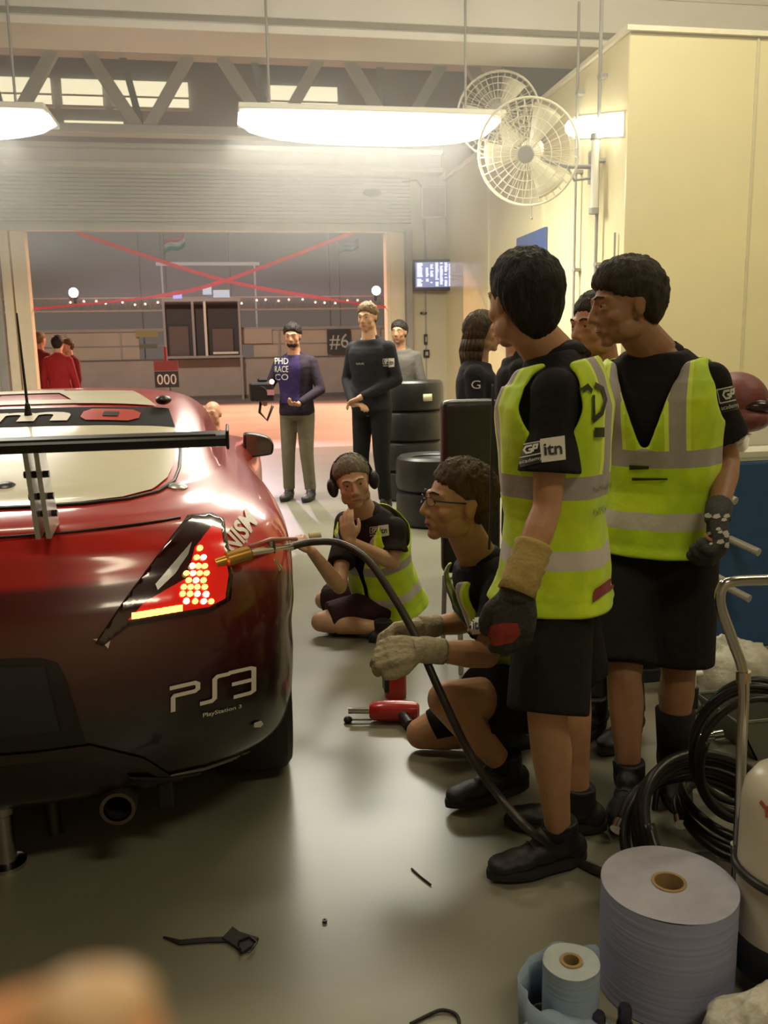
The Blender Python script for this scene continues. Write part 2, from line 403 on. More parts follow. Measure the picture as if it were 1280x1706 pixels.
t = root('wall_strip', 'white strip glowing on the cream side wall behind two pipes', 'wall light', (3.4, 7.95, 3.42))
g = G(); g.cyl((3.36, 7.38, 3.32), (3.36, 8.42, 3.55), .075, n=16); obj('tube', g, m_lamp, t, smooth=40)  # glowing strip, far end raised so it looks level from the camera
g = G(); g.prism([(3.385, 7.34, 3.22), (3.385, 8.46, 3.46), (3.385, 8.46, 3.66), (3.385, 7.34, 3.42)], (.015, 0, 0)); obj('base', g, m_white, t)
# conduits on the side wall
def conduit(Y, z1, label, r=.014):
    t = root('conduit', label, 'pipe', (3.36, Y, 0), 'conduits on the side wall')
    g = G(); g.cyl((3.34, Y, .1), (3.34, Y, z1), r, n=10); obj('pipe', g, m_steeld, t, smooth=40)
    for z in (1.0, 2.2, 3.1, 3.8):
        g = G(); g.box((3.33, Y-.035, z), (3.4, Y+.035, z+.03)); obj('clip', g, m_steeld, t)
    return t
conduit(8.26, 4.6, 'thin grey conduit on the side wall, left one next to the fan bracket', .013)
t = conduit(7.75, 4.6, 'grey conduit with a white isolator tube, nearer the wall corner', .016)
g = G(); g.cyl((3.30, 7.72, 2.70), (3.30, 7.72, 3.28), .035, n=16); obj('isolator_tube', g, m_white, t, smooth=40)
for z_ in (2.65, 3.28): g = G(); g.cyl((3.3, 7.72, z_), (3.3, 7.72, z_+.05), .045, n=14); obj('end_cap', g, m_steeld, t, smooth=40)
g = G(); g.cyl((3.37, 7.42, 0), (3.37, 7.42, 2.45), .01, n=8); tag(obj('cable_drop', g, m_steeld), 'short thin grey cable at the wall corner behind the tall man on the right', 'cable')
g = G(); g.box((3.37, 9.15, 2.2), (3.395, 10.1, 2.74)); tag(obj('wall_sign', g, mat('blue_sign', (.05, .10, .28), .4)), 'dark blue sign on the side wall, mostly hidden by the dark haired man', 'sign')
# fans
m_fan = mat('cream_fan', (.82, .78, .60), .35, var=.02)
def fan(c, nrm, R, label, wally):
    c = V(c); nrm = V(nrm).normalized(); t = root('wall_fan', label, 'fan', (3.4, wally, c.z-.1), 'fans on the side wall')
    g = G(); a, b = g.frame(nrm)
    circ = lambda r, h, n=40: [c+nrm*h+(a*math.cos(2*PI*k/n)+b*math.sin(2*PI*k/n))*r for k in range(n)]
    g.tube(circ(R, 0), .011, 8, closed=True); g.tube(circ(R, -.03), .008, 6, closed=True); obj('rim', g, m_fan, t, smooth=True)
    g = G()
    for q in (.3, .5, .68, .85): g.tube(circ(R*q, .1*(1-q*q)), .004, 5, closed=True)
    for k in range(36):
        th = 2*PI*k/36; d = a*math.cos(th)+b*math.sin(th)
        g.tube([c+d*R*q+nrm*.1*(1-q*q) for q in (.1, .35, .6, .8, 1)], .0028, 4)
        g.tube([c+d*R*q-nrm*.13*(1-q*q)**.7 for q in (.25, .5, .8, 1)], .0028, 4)
    obj('guard', g, m_fan, t, smooth=True)
    g = G(); g.lathe(c, [(0, .105), (.07, .10), (.08, .09), (.03, .085)], 24, nrm); obj('badge', g, m_steeld, t, smooth=40)
    for k in range(3):
        g = G(); th0 = 2*PI*k/3; vs = []
        for i in range(7):
            q = .12+.78*i/6
            for w in (-1, -.3, .4, 1):
                th = th0+w*.42*(1-.25*q); d = a*math.cos(th)+b*math.sin(th); vs.append(c+d*R*q+nrm*(-.03+w*.03))
        g.add(vs, [(i*4+j, (i+1)*4+j, (i+1)*4+j+1, i*4+j+1) for i in range(6) for j in range(3)]); obj('blade', g, m_fan, t, smooth=True, solid=.004)
    g = G(); g.lathe(c, [(0, -.30), (.07, -.29), (.10, -.24), (.10, -.14), (.06, -.06), (.03, .02), (0, .03)], 24, nrm); obj('motor', g, m_fan, t, smooth=40)
    w = V((3.38, wally, c.z-.12))
    g = G(); g.tube([c-nrm*.22, c-nrm*.24+V((.12, 0, -.10)), w+V((-.25, 0, .0)), w], .022, 10); g.box((3.36, wally-.07, w.z-.14), (3.4, wally+.07, w.z+.14)); g.tube([w+V((-.02, 0, -.1)), w+V((-.18, 0, -.12)), w+V((-.25, 0, 0))], .012, 8); obj('bracket', g, m_steeld, t, smooth=40)
    g = G(); e = c-V((0, 0, R)); g.cyl(c-nrm*.2+V((0, 0, -.1)), c-nrm*.2+V((0, 0, -R-.14)), .003, n=5); g.ell(c-nrm*.2+V((0, 0, -R-.15)), (.014,)*3, nu=8, nv=6); obj('pull_cord', g, m_steeld, t)
fan((2.77, 8.0, 3.22), (-.50, -.80, -.33), .46, 'large cream caged wall fan tilted down, nearer one on the side wall', 7.95)
fan((2.86, 9.2, 3.86), (-.35, -.93, .05), .42, 'cream caged wall fan, further one seen above the near fan', 9.3)
# screen + fittings on the front wall
t = root('timing_screen', 'small flat screen with columns of timing data on front wall', 'screen', (3.15, 13.5, 2.4))
R = Matrix.Rotation(math.radians(-8), 3, 'Z')
g = G(); g.box((-.31, -.03, -.22), (.31, .03, .24), R, (3.15, 13.42, 2.61)); obj('casing', g, mat('screen_bezel', (.05, .045, .07), .4), t, bevel=.008)
g = G(); g.box((-.27, -.036, -.17), (.27, -.03, .20), R, (3.15, 13.42, 2.61)); obj('display', g, mat('screen_glow', (.1, .1, .2), .3, emit=(.30, .34, .62), es=.8, var=0), t)
g = G()
random.seed(3)
for cx, w, dens in [(-.20, .09, .95), (-.09, .045, .6), (-.02, .05, .8), (.06, .05, .9), (.13, .05, .85), (.20, .05, .7), (.25, .02, .95)]:
    for r in range(15):
        if random.random() < dens:
            z = -.155+r*.0235; ww = w*random.uniform(.6, 1); g.box((cx-w/2, -.04, z), (cx-w/2+ww, -.037, z+.015), R, (3.15, 13.42, 2.61))
obj('timing_rows', g, mat('screen_text', (1, 1, 1), .4, emit=(.80, .86, 1), es=1.3, var=0), t)
g = G(); g.box((-.05, 0, -.06), (.05, .2, .06), R, (3.15, 13.43, 2.6)); g.cyl((3.1, 13.58, 2.85), (3.04, 13.58, 3.44), .006, n=6); obj('mount', g, m_steeld, t)
for (x, z, w, h, nm, lb) in [(3.03, 2.06, .10, .03, 'cable_hook', 'small dark cable hook on front wall under the screen'), (3.06, 1.66, .05, .16, 'switch_box', 'tall dark switch box on front wall, upper one of the pair'), (3.07, 1.44, .09, .12, 'socket_box', 'square dark socket on front wall below the tall switch box')]:
    t = root(nm, lb, 'wall fitting', (x, 13.6, z)); g = G(); g.box((x-w/2, 13.55, z-h/2), (x+w/2, 13.6, z+h/2)); obj('housing', g, m_dark, t, bevel=.006)
    g = G(); g.box((x-w/4, 13.535, z-h/4), (x+w/4, 13.55, z+h/4)); obj('face', g, m_steeld, t, bevel=.003)
t = root('duct_box', 'grey junction box with cable high on the front wall beside shutter', 'junction box', (3.1, 13.6, 3.4))
g = G(); g.box((2.98, 13.4, 3.47), (3.36, 13.6, 3.92)); obj('housing', g, m_steel, t, bevel=.01)
g = G(); g.box((3.0, 13.385, 3.48), (3.34, 13.4, 3.89)); obj('cover', g, mat('grey_cover', (.45, .43, .38), .5), t, bevel=.005)
g = G(); g.tube([(3.0, 13.45, 3.9), (2.9, 13.4, 4.0), (2.7, 13.45, 3.98)], .012, 8); obj('cable', g, m_steeld, t, smooth=True)
t = root('motor_plate', 'small dark oval plate on the grey shutter', 'plate', (2.25, 13.5, 3.83))
g = G(); g.ell((2.25, 13.53, 3.83), (.14, .02, .06)); obj('plate', g, m_steeld, t, smooth=True)
# red tapes crossed over the doorway
m_tape = mat('red_tape', (.75, .06, .07), .5, emit=(1, .1, .1), es=.0)
for pts, lb in [([P(128, 388, 13.75), P(370, 466, 13.8), P(560, 500, 13.75), P(646, 512, 13.75)], 'red barrier tape falling from top left across the doorway'), ([P(592, 386, 13.82), P(370, 469, 13.86), P(250, 495, 13.84), P(52, 515, 13.8)], 'red barrier tape rising from left to top right across the doorway')]:
    g = G(); pts = spline(pts, 6); vs = []
    for i, p in enumerate(pts): w = .028 if i < len(pts)*.6 else .016; vs += [p+V((0, 0, w)), p-V((0, 0, w))]
    g.add(vs, [(2*i, 2*i+1, 2*i+3, 2*i+2) for i in range(len(pts)-1)]); tag(obj('barrier_tape', g, m_tape, solid=.004), lb, 'tape', 'barrier tapes over the doorway')
# ================================================================ PIT LANE
m_conc = mat('pit_wall_concrete', (.42, .36, .31), .7, var=.08, vs=1.5)
m_cd = mat('pit_wall_dark', (.16, .14, .13), .7)
m_ply = mat('pit_fence_panel', (.48, .41, .32), .6, var=.08, vs=1)
g = G(); g.box((-30, 31.4, 0), (30, 31.8, 1.4)); struct('wall_pit', g, m_conc)
g = G(); g.box((-30, 31.35, 0), (30, 31.4, .12)); g.box((-30, 31.36, 1.38), (30, 31.42, 1.42)); struct('trim_12', g, m_cd)
t = root('pit_fence', 'pale panelled fence along the top of the pit wall', 'fence', (0, 31.5, 1.42))
g = G(); g.box((-30, 31.5, 1.42), (-3.0, 31.6, 2.35)); g.box((.9, 31.5, 1.42), (30, 31.6, 2.35)); obj('panel', g, m_ply, t)
g = G(); g.box((-30, 31.44, 2.35), (30, 31.66, 2.45)); g.box((-30, 31.46, 1.86), (30, 31.5, 1.9)); obj('rail', g, m_steeld, t)
for k in range(-6, 8):
    if k in (-1, 0): continue
    g = G(); g.box((k*1.8-.03, 31.42, 1.42), (k*1.8+.03, 31.5, 2.4)); obj('post', g, m_steeld, t)
t = root('pit_stand', 'dark open pit wall timing stand with roof posts in centre', 'stand', (-.8, 31.2, 1.4))
g = G(); g.box((-2.1, 30.7, 1.42), (.5, 31.36, 1.5)); g.box((-2.1, 30.7, 3.3), (.5, 31.36, 3.4)); obj('frame', g, m_steeld, t)
g = G(); g.box((-2.1, 31.3, 1.5), (.5, 31.36, 3.3)); obj('back_panel', g, mat('stand_dark', (.05, .045, .045), .6), t)
for x in (-2.1, -1.15, -.75, .4):
    g = G(); g.box((x, 30.72, 0 if x in (-2.1, .4) else 1.5), (x+.08, 30.8, 3.3)); obj('post', g, m_steeld if x != -.75 else m_white, t)
g = G(); g.box((-.5, 30.82, 1.55), (.35, 30.9, 1.62)); obj('counter', g, m_white, t)
for a_, b_, c_ in ((-1.95, -1.3, 2.5), (-.5, .2, 2.4)): g = G(); g.box((a_, 31.1, 1.5), (b_, 31.28, c_)); obj('cabinet', g, mat('stand_brown', (.14, .10, .09), .6), t)
t = root('monitor_pod', 'bluish white glowing screens on top of the pit stand, right of the blue one', 'monitor', (-.2, 31.2, 3.4))
g = G(); g.box((-.4, 31.1, 3.45), (.15, 31.2, 3.7)); obj('screen', g, mat('pale_screen', (.5, .6, .7), .4, emit=(.6, .75, .9), es=.35, var=0), t)
g = G(); g.box((-.75, 31.1, 3.55), (-.45, 31.2, 3.85)); obj('screen', g, mat('pale_screen', (.5, .6, .7), .4, emit=(.6, .75, .9), es=.35, var=0), t)
g = G(); g.box((-.6, 31.15, 3.4), (.1, 31.25, 3.5)); obj('stand', g, m_steeld, t)
t = root('monitor_pod', 'small blue glowing screen on the left end of the pit stand', 'monitor', (-1.6, 31.2, 3.4))
g = G(); g.box((-1.75, 31.1, 3.42), (-1.45, 31.2, 3.66)); obj('screen', g, mat('blue_screen', (.3, .3, .8), .4, emit=(.45, .42, .95), es=.7, var=0), t)
g = G(); g.box((-1.65, 31.2, 3.4), (-1.55, 31.3, 3.7)); obj('stand', g, m_steeld, t)
t = root('gantry', 'long low lattice gantry strung with small warm lights behind pit wall', 'gantry', (0, 33, 0))
g = G(); g.box((-14, 32.95, 3.10), (14, 33.05, 3.16)); g.box((-14, 32.95, 3.55), (14, 33.05, 3.60)); obj('chord', g, mat('gantry_steel', (.55, .45, .38), .5), t)
g = G()
for k in range(-32, 32):
    bar(g, (k*.43, 33, 3.13), (k*.43+.215, 33, 3.57), .03, .03); bar(g, (k*.43+.43, 33, 3.13), (k*.43+.215, 33, 3.57), .03, .03)
obj('lattice', g, mat('gantry_red', (.40, .22, .18), .5), t)
for x in (-9, 9):
    g = G(); g.box((x-.1, 32.95, 0), (x+.1, 33.1, 3.1)); obj('leg', g, m_steeld, t)
random.seed(5)
m_bulb = mat('warm_bulb', (1, .7, .5), .4, emit=(1, .62, .42), es=4, var=0)
for k in range(26):
    x = -5.4+k*.43+random.uniform(-.08, .08)
    g = G(); g.ell((x, 32.9, 3.38+random.uniform(-.06, .1)), (.035,)*3, nu=8, nv=6); obj('bulb', g, m_bulb, t)
for x, lb in ((-5.2, 'left glaring warm floodlight on the gantry behind the pit wall'), (5.5, 'right glaring warm floodlight on the gantry behind the pit wall')):
    t = root('floodlight', lb, 'floodlight', (x, 32.6, 3.6), 'floodlights on the gantry')
    g = G(); g.lathe((x, 32.6, 3.75), [(0, .08), (.13, .06), (.16, 0), (.13, -.02)], 24, V((0, -1, 0))); obj('lens', g, mat('flood_lens', (1, .9, .8), .4, emit=(1, .88, .74), es=16, var=0), t, smooth=40)
    g = G(); g.lathe((x, 32.6, 3.75), [(.17, .0), (.17, -.08), (.10, -.18), (0, -.19)], 20, V((0, -1, 0))); g.box((x-.03, 32.65, 3.4), (x+.03, 32.93, 3.62)); obj('housing', g, m_dark, t, smooth=40)
for x, y, h, lb in [(-3.4, 38, 9, 'thin grey mast left of the flag behind the pit wall'), (-2.55, 38, 9, 'second thin grey mast, just right of the first'), (.25, 38, 9, 'thin grey mast behind the pit stand'), (4.4, 38, 9, 'thin grey mast near the right flag')]:
    t = root('mast', lb, 'mast', (x, y, 0)); g = G(); g.cyl((x, y, 0), (x, y, h), .03, .02, n=8); obj('pole', g, m_steeld, t, smooth=40); g = G(); g.cyl((x, y, 0), (x, y, .3), .1, n=10); obj('base', g, m_steeld, t)
def flag(px, py, Y, cols, lb):
    c = P(px, py, Y); t = root('flag', lb, 'flag', (c.x-.5, Y, 0)); g = G(); g.cyl((c.x-.45, Y, 0), (c.x-.45, Y, c.z+.5), .025, n=8); obj('pole', g, m_steeld, t)
    for k, col in enumerate(cols):
        g = G(); vs = []
        for i in range(9):
            u = i/8; x = c.x-.45+u*.85; zz = c.z+.25+u*.28+.06*math.sin(u*7)
            vs += [(x, Y+.05*math.sin(u*9), zz-k*.17), (x, Y+.05*math.sin(u*9), zz-(k+1)*.17)]
        g.add(vs, [(2*i, 2*i+1, 2*i+3, 2*i+2) for i in range(8)]); obj('stripe', g, mat('flag_%d%d%d' % tuple(int(c*99) for c in col), col, .7, emit=col, es=.12), t, smooth=True, solid=.01)
flag(292, 412, 38, [(.45, .12, .12), (.45, .45, .42), (.08, .25, .16)], 'small red, white and green flag flying in the dark')
flag(582, 420, 38, [(.30, .30, .33), (.22, .35, .32)], 'pale flag hanging near the right side of the doorway')
g = G(); g.box((-2.6, 36, 5.0), (1.4, 36.2, 5.12)); g.cyl((-2.4, 36.1, 0), (-2.4, 36.1, 5), .04, n=6); g.cyl((1.2, 36.1, 0), (1.2, 36.1, 5), .04, n=6); tag(obj('light_bar', g, mat('pale_bar', (.6, .6, .6), .5, emit=(.8, .75, .7), es=.15)), 'thin pale horizontal bar above the pit stand', 'bar')
def sign(name, lb, px, py, Y, w, h, col, txt=None, tcol=(.9, .9, .85), ground=True):
    c = P(px, py, Y); t = root(name, lb, 'sign', (c.x, Y, 0)); g = G(); g.box((c.x-w/2, Y, c.z-h/2), (c.x+w/2, Y+.04, c.z+h/2)); obj('panel', g, mat(name+'_face', col, .5), t)
    if ground: g = G(); g.cyl((c.x, Y+.03, 0), (c.x, Y+.03, c.z-h/2), .02, n=8); g.box((c.x-.2, Y-.1, 0), (c.x+.2, Y+.16, .03)); obj('stand', g, m_steeld, t)
    if txt:
        v, f = text2d(txt); g = G(); g.add([(c.x-w*.4+x*w*.8, Y-.006, c.z-h*.32+y*h*.64) for x, y in v], f); obj('lettering', g, mat(name+'_text', tcol, .5), t)
    return t, c
t, c = sign('pit_board', 'pit board with red top and black number windows standing behind the car', 278, 632, 17, .44, .30, (.03, .03, .03), '000')
g = G(); g.box((c.x-.22, 16.99, c.z+.16), (c.x+.22, 17.05, c.z+.34)); g.cyl((c.x, 17.02, c.z+.34), (c.x, 17.02, c.z+.6), .03, n=8); obj('header', g, mat('board_red', (.30, .05, .05), .5), t)
sign('dark_sign', 'dark sign with pale lettering on the pit fence', 565, 569, 31.36, .85, .85, (.04, .05, .045), '#6', (.5, .5, .45), False)
sign('yellow_sign', 'dull yellow sign on the pit fence left of the stand', 245, 556, 31.39, .75, .22, (.32, .26, .10), None, ground=False)
sign('green_sign', 'small dark green plate under the yellow sign', 247, 577, 31.39, .6, .14, (.12, .14, .08), None, ground=False)
sign('team_sign', 'plain pale panel on the pit fence right of the stand', 427, 560, 31.38, 1.1, .5, (.46, .38, .30), None, ground=False)
# ================================================================ THE RACE CAR
CX, CY = -.78, 2.2
LV = [ # z, rear y, front y, half width, corner depth
 (.19, .30, 4.05, .86, .55), (.23, .17, 4.15, .905, .60), (.29, .08, 4.22, .93, .62), (.39, .035, 4.26, .937, .60), (.50, .01, 4.28, .938, .58), (.60, 0, 4.28, .935, .58),
 (.70, .015, 4.24, .945, .56), (.80, .05, 4.15, .945, .55), (.88, .10, 4.0, .935, .55), (.94, .13, 3.7, .905, .58), (.985, .16, 3.45, .85, .66), (1.015, .19, 3.3, .79, .78),
 (1.032, .26, 3.2, .755, .85), (1.048, .42, 3.12, .735, .80), (1.075, .54, 3.05, .715, .78), (1.11, .72, 2.97, .695, .72), (1.15, .95, 2.90, .675, .62), (1.19, 1.17, 2.82, .655, .55),
 (1.23, 1.40, 2.73, .62, .50), (1.265, 1.62, 2.63, .57, .46), (1.29, 1.83, 2.52, .49, .42), (1.305, 2.0, 2.42, .36, .35), (1.313, 2.15, 2.33, .18, .2)]
def lv(z):
    zs = [a[0] for a in LV]; i = min(max(next((k for k in range(len(zs)) if zs[k] > z), len(zs)-1)-1, 0), len(zs)-2)
    t = (z-zs[i])/(zs[i+1]-zs[i]); r = []
    for k in range(1, 5):
        p = [LV[min(max(i+d, 0), len(LV)-1)][k] for d in (-1, 0, 1, 2)]
        # monotone-ish hermite
        m0 = (p[2]-p[0])/2; m1 = (p[3]-p[1])/2; s = p[2]-p[1]
        if (p[1]-p[0])*s <= 0: m0 = 0
        else: m0 = math.copysign(min(abs(m0), 2.5*abs(s)), s)
        if (p[3]-p[2])*s <= 0: m1 = 0
        else: m1 = math.copysign(min(abs(m1), 2.5*abs(s)), s)
        r.append((2*t**3-3*t*t+1)*p[1]+(t**3-2*t*t+t)*m0+(-2*t**3+3*t*t)*p[2]+(t**3-t*t)*m1)
    return r
def bulge(y, z):
    k = sstep(.25, .6, z)*(1-sstep(.93, 1.02, z))
    b = -.055*math.exp(-((y-2.05)/.52)**2)*k+.012*math.exp(-((y-.85)/.4)**2)*k
    return b
zs = []
for i in range(len(LV)-1):
    n = 6 if LV[i][0] < 1.0 else 5
    for k in range(n): zs.append(LV[i][0]+(LV[i+1][0]-LV[i][0])*k/n)
zs.append(LV[-1][0])
NQ, NS = 26, 30
g = G(); rings = []
for z in zs:
    yr, yf, w, L = lv(z); L = min(L, (yf-yr)*.45); half = []; n = 2.5
    for k in range(NQ+1):
        t = PI/2*k/NQ; half.append((w*max(0.0, math.sin(t))**(2/n), yr+L*(1-max(0.0, math.cos(t))**(2/n))))
    y0 = yr+L; y1 = yf-L
    for k in range(1, NS): half.append((w, y0+(y1-y0)*k/NS))
    for k in range(NQ+1):
        t = PI/2*(1-k/NQ); half.append((w*max(0.0, math.sin(t))**(2/n), yf-L*(1-max(0.0, math.cos(t))**(2/n))))
    half = [(x*(1+bulge(y, z)/max(w, .3)), y) for x, y in half]
    ring = [V((CX+x, CY+y, z)) for x, y in half]+[V((CX-x, CY+y, z)) for x, y in half[-2:0:-1]]
    rings.append(ring)
m = len(rings[0]); vs = [p for r in rings for p in r]
fs = [(i*m+k, i*m+(k+1) % m, (i+1)*m+(k+1) % m, (i+1)*m+k) for i in range(len(rings)-1) for k in range(m)]
fs += [tuple(range(m-1, -1, -1)), tuple((len(rings)-1)*m+k for k in range(m))]
# paint: red upper body, dark lower bumper
def carpaint():
    mt = bpy.data.materials.new('car_paint'); mt.use_nodes = True; nt = mt.node_tree; b = nt.nodes['Principled BSDF']
    tc = nn(nt, 'ShaderNodeTexCoord'); sp = nn(nt, 'ShaderNodeSeparateXYZ'); nt.links.new(tc.outputs['Object'], sp.inputs[0])
    # boundary height falls towards the flank
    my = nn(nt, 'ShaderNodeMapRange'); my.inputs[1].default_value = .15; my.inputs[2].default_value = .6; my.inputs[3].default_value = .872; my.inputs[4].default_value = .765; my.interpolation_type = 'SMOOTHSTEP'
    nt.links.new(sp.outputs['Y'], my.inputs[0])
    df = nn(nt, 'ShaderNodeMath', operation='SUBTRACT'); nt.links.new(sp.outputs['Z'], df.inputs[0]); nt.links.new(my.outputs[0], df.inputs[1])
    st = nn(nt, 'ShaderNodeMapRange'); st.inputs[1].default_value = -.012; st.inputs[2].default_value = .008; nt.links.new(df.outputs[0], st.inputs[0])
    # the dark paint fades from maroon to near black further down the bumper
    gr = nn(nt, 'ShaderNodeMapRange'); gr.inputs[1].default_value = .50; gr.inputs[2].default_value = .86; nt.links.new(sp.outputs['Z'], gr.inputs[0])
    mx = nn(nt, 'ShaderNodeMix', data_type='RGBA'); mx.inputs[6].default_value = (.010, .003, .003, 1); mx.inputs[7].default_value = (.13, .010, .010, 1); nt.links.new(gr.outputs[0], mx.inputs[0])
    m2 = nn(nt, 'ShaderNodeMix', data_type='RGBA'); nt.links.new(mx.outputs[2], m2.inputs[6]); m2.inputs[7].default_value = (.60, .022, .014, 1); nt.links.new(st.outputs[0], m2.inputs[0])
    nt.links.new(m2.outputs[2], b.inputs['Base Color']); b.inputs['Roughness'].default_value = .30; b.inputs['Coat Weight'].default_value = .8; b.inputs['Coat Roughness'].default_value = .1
    return mt
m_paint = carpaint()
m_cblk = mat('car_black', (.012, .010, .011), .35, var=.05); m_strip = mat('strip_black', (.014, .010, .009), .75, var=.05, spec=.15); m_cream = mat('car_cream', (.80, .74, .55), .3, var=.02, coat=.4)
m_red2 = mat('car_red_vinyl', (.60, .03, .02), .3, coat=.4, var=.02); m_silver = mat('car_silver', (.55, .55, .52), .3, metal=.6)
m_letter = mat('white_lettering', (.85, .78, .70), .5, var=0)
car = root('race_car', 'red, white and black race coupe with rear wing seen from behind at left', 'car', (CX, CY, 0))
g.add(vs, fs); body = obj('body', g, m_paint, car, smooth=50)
T = bvh(body)
def cp(x, y, z): return V((CX+x, CY+y, z))
# rear screen panel, black strip, roof livery: laid on from above
def topdecal(name, pts, m, off=.004, **k):
    x0 = min(p[0] for p in pts); x1 = max(p[0] for p in pts); y0 = min(p[1] for p in pts); y1 = max(p[1] for p in pts)
    return decal(name, T, poly2d([((p[0]-x0)/(x1-x0), (p[1]-y0)/(y1-y0)) for p in pts]), cp(x0, y0, 2), (x1-x0, 0, 0), (0, y1-y0, 0), (0, 0, -1), m, car, off, .03, back=.2, **k) if not k.get('shape') else None
def decal_top(name, shape, x0, x1, y0, y1, m, off=.004, label=None):
    vs, fs = shape; vs, fs = dice(vs, fs, .03); out = []
    for x, y in vs:
        h, nr, i, d = T.ray_cast(cp(x0+(x1-x0)*x, y0+(y1-y0)*y, 2), V((0, 0, -1)), 3)
        out.append((h+nr*off) if h else cp(0, 0, 1))
    g = G(); g.add(out, fs); return obj(name, g, m, car, smooth=True, label=label, normals=False)
def rr(pts):
    x0 = min(p[0] for p in pts); x1 = max(p[0] for p in pts); y0 = min(p[1] for p in pts); y1 = max(p[1] for p in pts)
    return poly2d([((p[0]-x0)/(x1-x0), (p[1]-y0)/(y1-y0)) for p in pts]), x0, x1, y0, y1
half = [(.0, .37), (.20, .375), (.34, .40), (.45, .46), (.525, .56), (.565, .70), (.575, .82), (.572, 1.0), (.565, 1.16), (.56, 1.30), (.40, 1.26), (.2, 1.245), (0, 1.24)]
scr = half+[(-x, y) for x, y in half[-2:0:-1]]
sh = rr(scr); decal_top('rear_screen_panel', sh[0], *sh[1:], m_cream, .005, label='cream rear screen panel')
edge = [(x*1.03+.004*(1 if x > 0 else -1 if x < 0 else 0), y-.02 if y < .8 else y) for x, y in half[:9]]
g = G(); pth = []
for x, y in [(-x, y) for x, y in edge[::-1]]+edge[1:]:
    h, nr, i, d = T.ray_cast(cp(x, y, 2), V((0, 0, -1)), 3)
    if h: pth.append(h+nr*.003)
g.tube(pth, .006, 6); obj('screen_seal', g, m_cblk, car, smooth=True)
hb = [(0, 1.24), (.2, 1.245), (.40, 1.26), (.56, 1.30), (.52, 1.60), (.4, 1.57), (.2, 1.55), (0, 1.545)]
sh = rr(hb+[(-x, y) for x, y in hb[-2:0:-1]]); decal_top('sun_strip', sh[0], *sh[1:], m_strip, .007)
decal_top('sun_strip_lettering', text2d('nism', bold=.03), -.62, .16, 1.30, 1.50, m_letter, .011)
decal_top('sun_strip_mark', rr([(.22, 1.17), (.40, 1.17), (.44, 1.2), (.44, 1.25), (.40, 1.28), (.22, 1.28), (.19, 1.25), (.19, 1.2)])[0], .20, .42, 1.31, 1.50, m_red2, .011, label='red logo mark')
decal_top('sun_strip_mark', rr([(.22, 1.17), (.40, 1.17), (.40, 1.28), (.22, 1.28)])[0], .28, .34, 1.37, 1.44, m_cblk, .014, label='black centre of the logo mark')
for q, (x0, x1, y0, y1, mm, lb) in enumerate([(-.5, .13, 1.64, 1.74, m_cream, 'cream roof stripe'), (-.45, .02, 1.95, 2.08, m_cream, 'upper cream roof stripe')]):
    decal_top('roof_stripe', poly2d([(0, 0), (1.06, 0), (1, 1), (0, 1)]), x0, x1, y0, y1, mm, .005, label=lb)
decal_top('roof_stripe', poly2d([(.32, 0), (1, 0), (.72, 1), (0, 1)]), -.0, .47, 1.63, 2.0, m_cream, .006, label='slanted cream roof flash')
# roof hatch bits: antenna and small roof vent
g = G(); b0 = cp(0, 1.4, 1.22); g.limb([b0, b0+V((0, 0, .06))], [.018, .010], 10); g.cyl(b0+V((0, 0, .05)), b0+V((-.01, .01, .41)), .006, .003, 8); obj('antenna', g, m_cblk, car, smooth=40)
g = G(); g.ell(cp(.50, 1.62, 1.275), (.035, .05, .02)); obj('roof_vent', g, m_cblk, car, smooth=True)
# rear wing
wing = []
g = G(); n = 14; ch = .22
prof = [(0, .012), (.01, .02), (.05, .024), (.12, .020), (.22, .008), (.22, .0), (.12, -.012), (.05, -.014), (.01, -.008)]
vsx = []
for x in (-.77, -.4, 0, .4, .77): vsx += [cp(x, -.02+a, 1.240+b+.02*a) for a, b in prof]
k = len(prof); g.add(vsx, [(i*k+j, (i+1)*k+j, (i+1)*k+(j+1) % k, i*k+(j+1) % k) for i in range(4) for j in range(k)]+[tuple(range(k)), tuple(4*k+j for j in range(k-1, -1, -1))])
wo = obj('rear_wing', g, m_cblk, car, smooth=30)
for s in (-1, 1):
    g = G(); g.box((CX+s*.768-.004, CY-.03, 1.225), (CX+s*.768+.004, CY+.21, 1.272)); obj('end_plate', g, m_cblk, wo, bevel=.004)
    for dx in (-.012, .014):
        g = G(); g.prism([cp(s*.29+dx-.006, .04, 1.235), cp(s*.29+dx-.006, .12, 1.235), cp(s*.29+dx-.006, .22, 1.02), cp(s*.29+dx-.006, .10, 1.0)], (.012, 0, 0)); obj('wing_stand', g, m_silver, wo, label='silver wing stand')
    g = G()
    for z, yy in ((1.17, .08), (1.11, .11), (1.06, .14)): g.cyl(cp(s*.29-.026, yy-.004, z), cp(s*.29+.034, yy-.004, z), .009, n=10)
    obj('bolt', g, m_cblk, wo)
g = G(); g.box((CX-.72, CY-.03, 1.259), (CX+.74, CY-.02, 1.265)); obj('gurney_flap', g, m_cblk, wo)
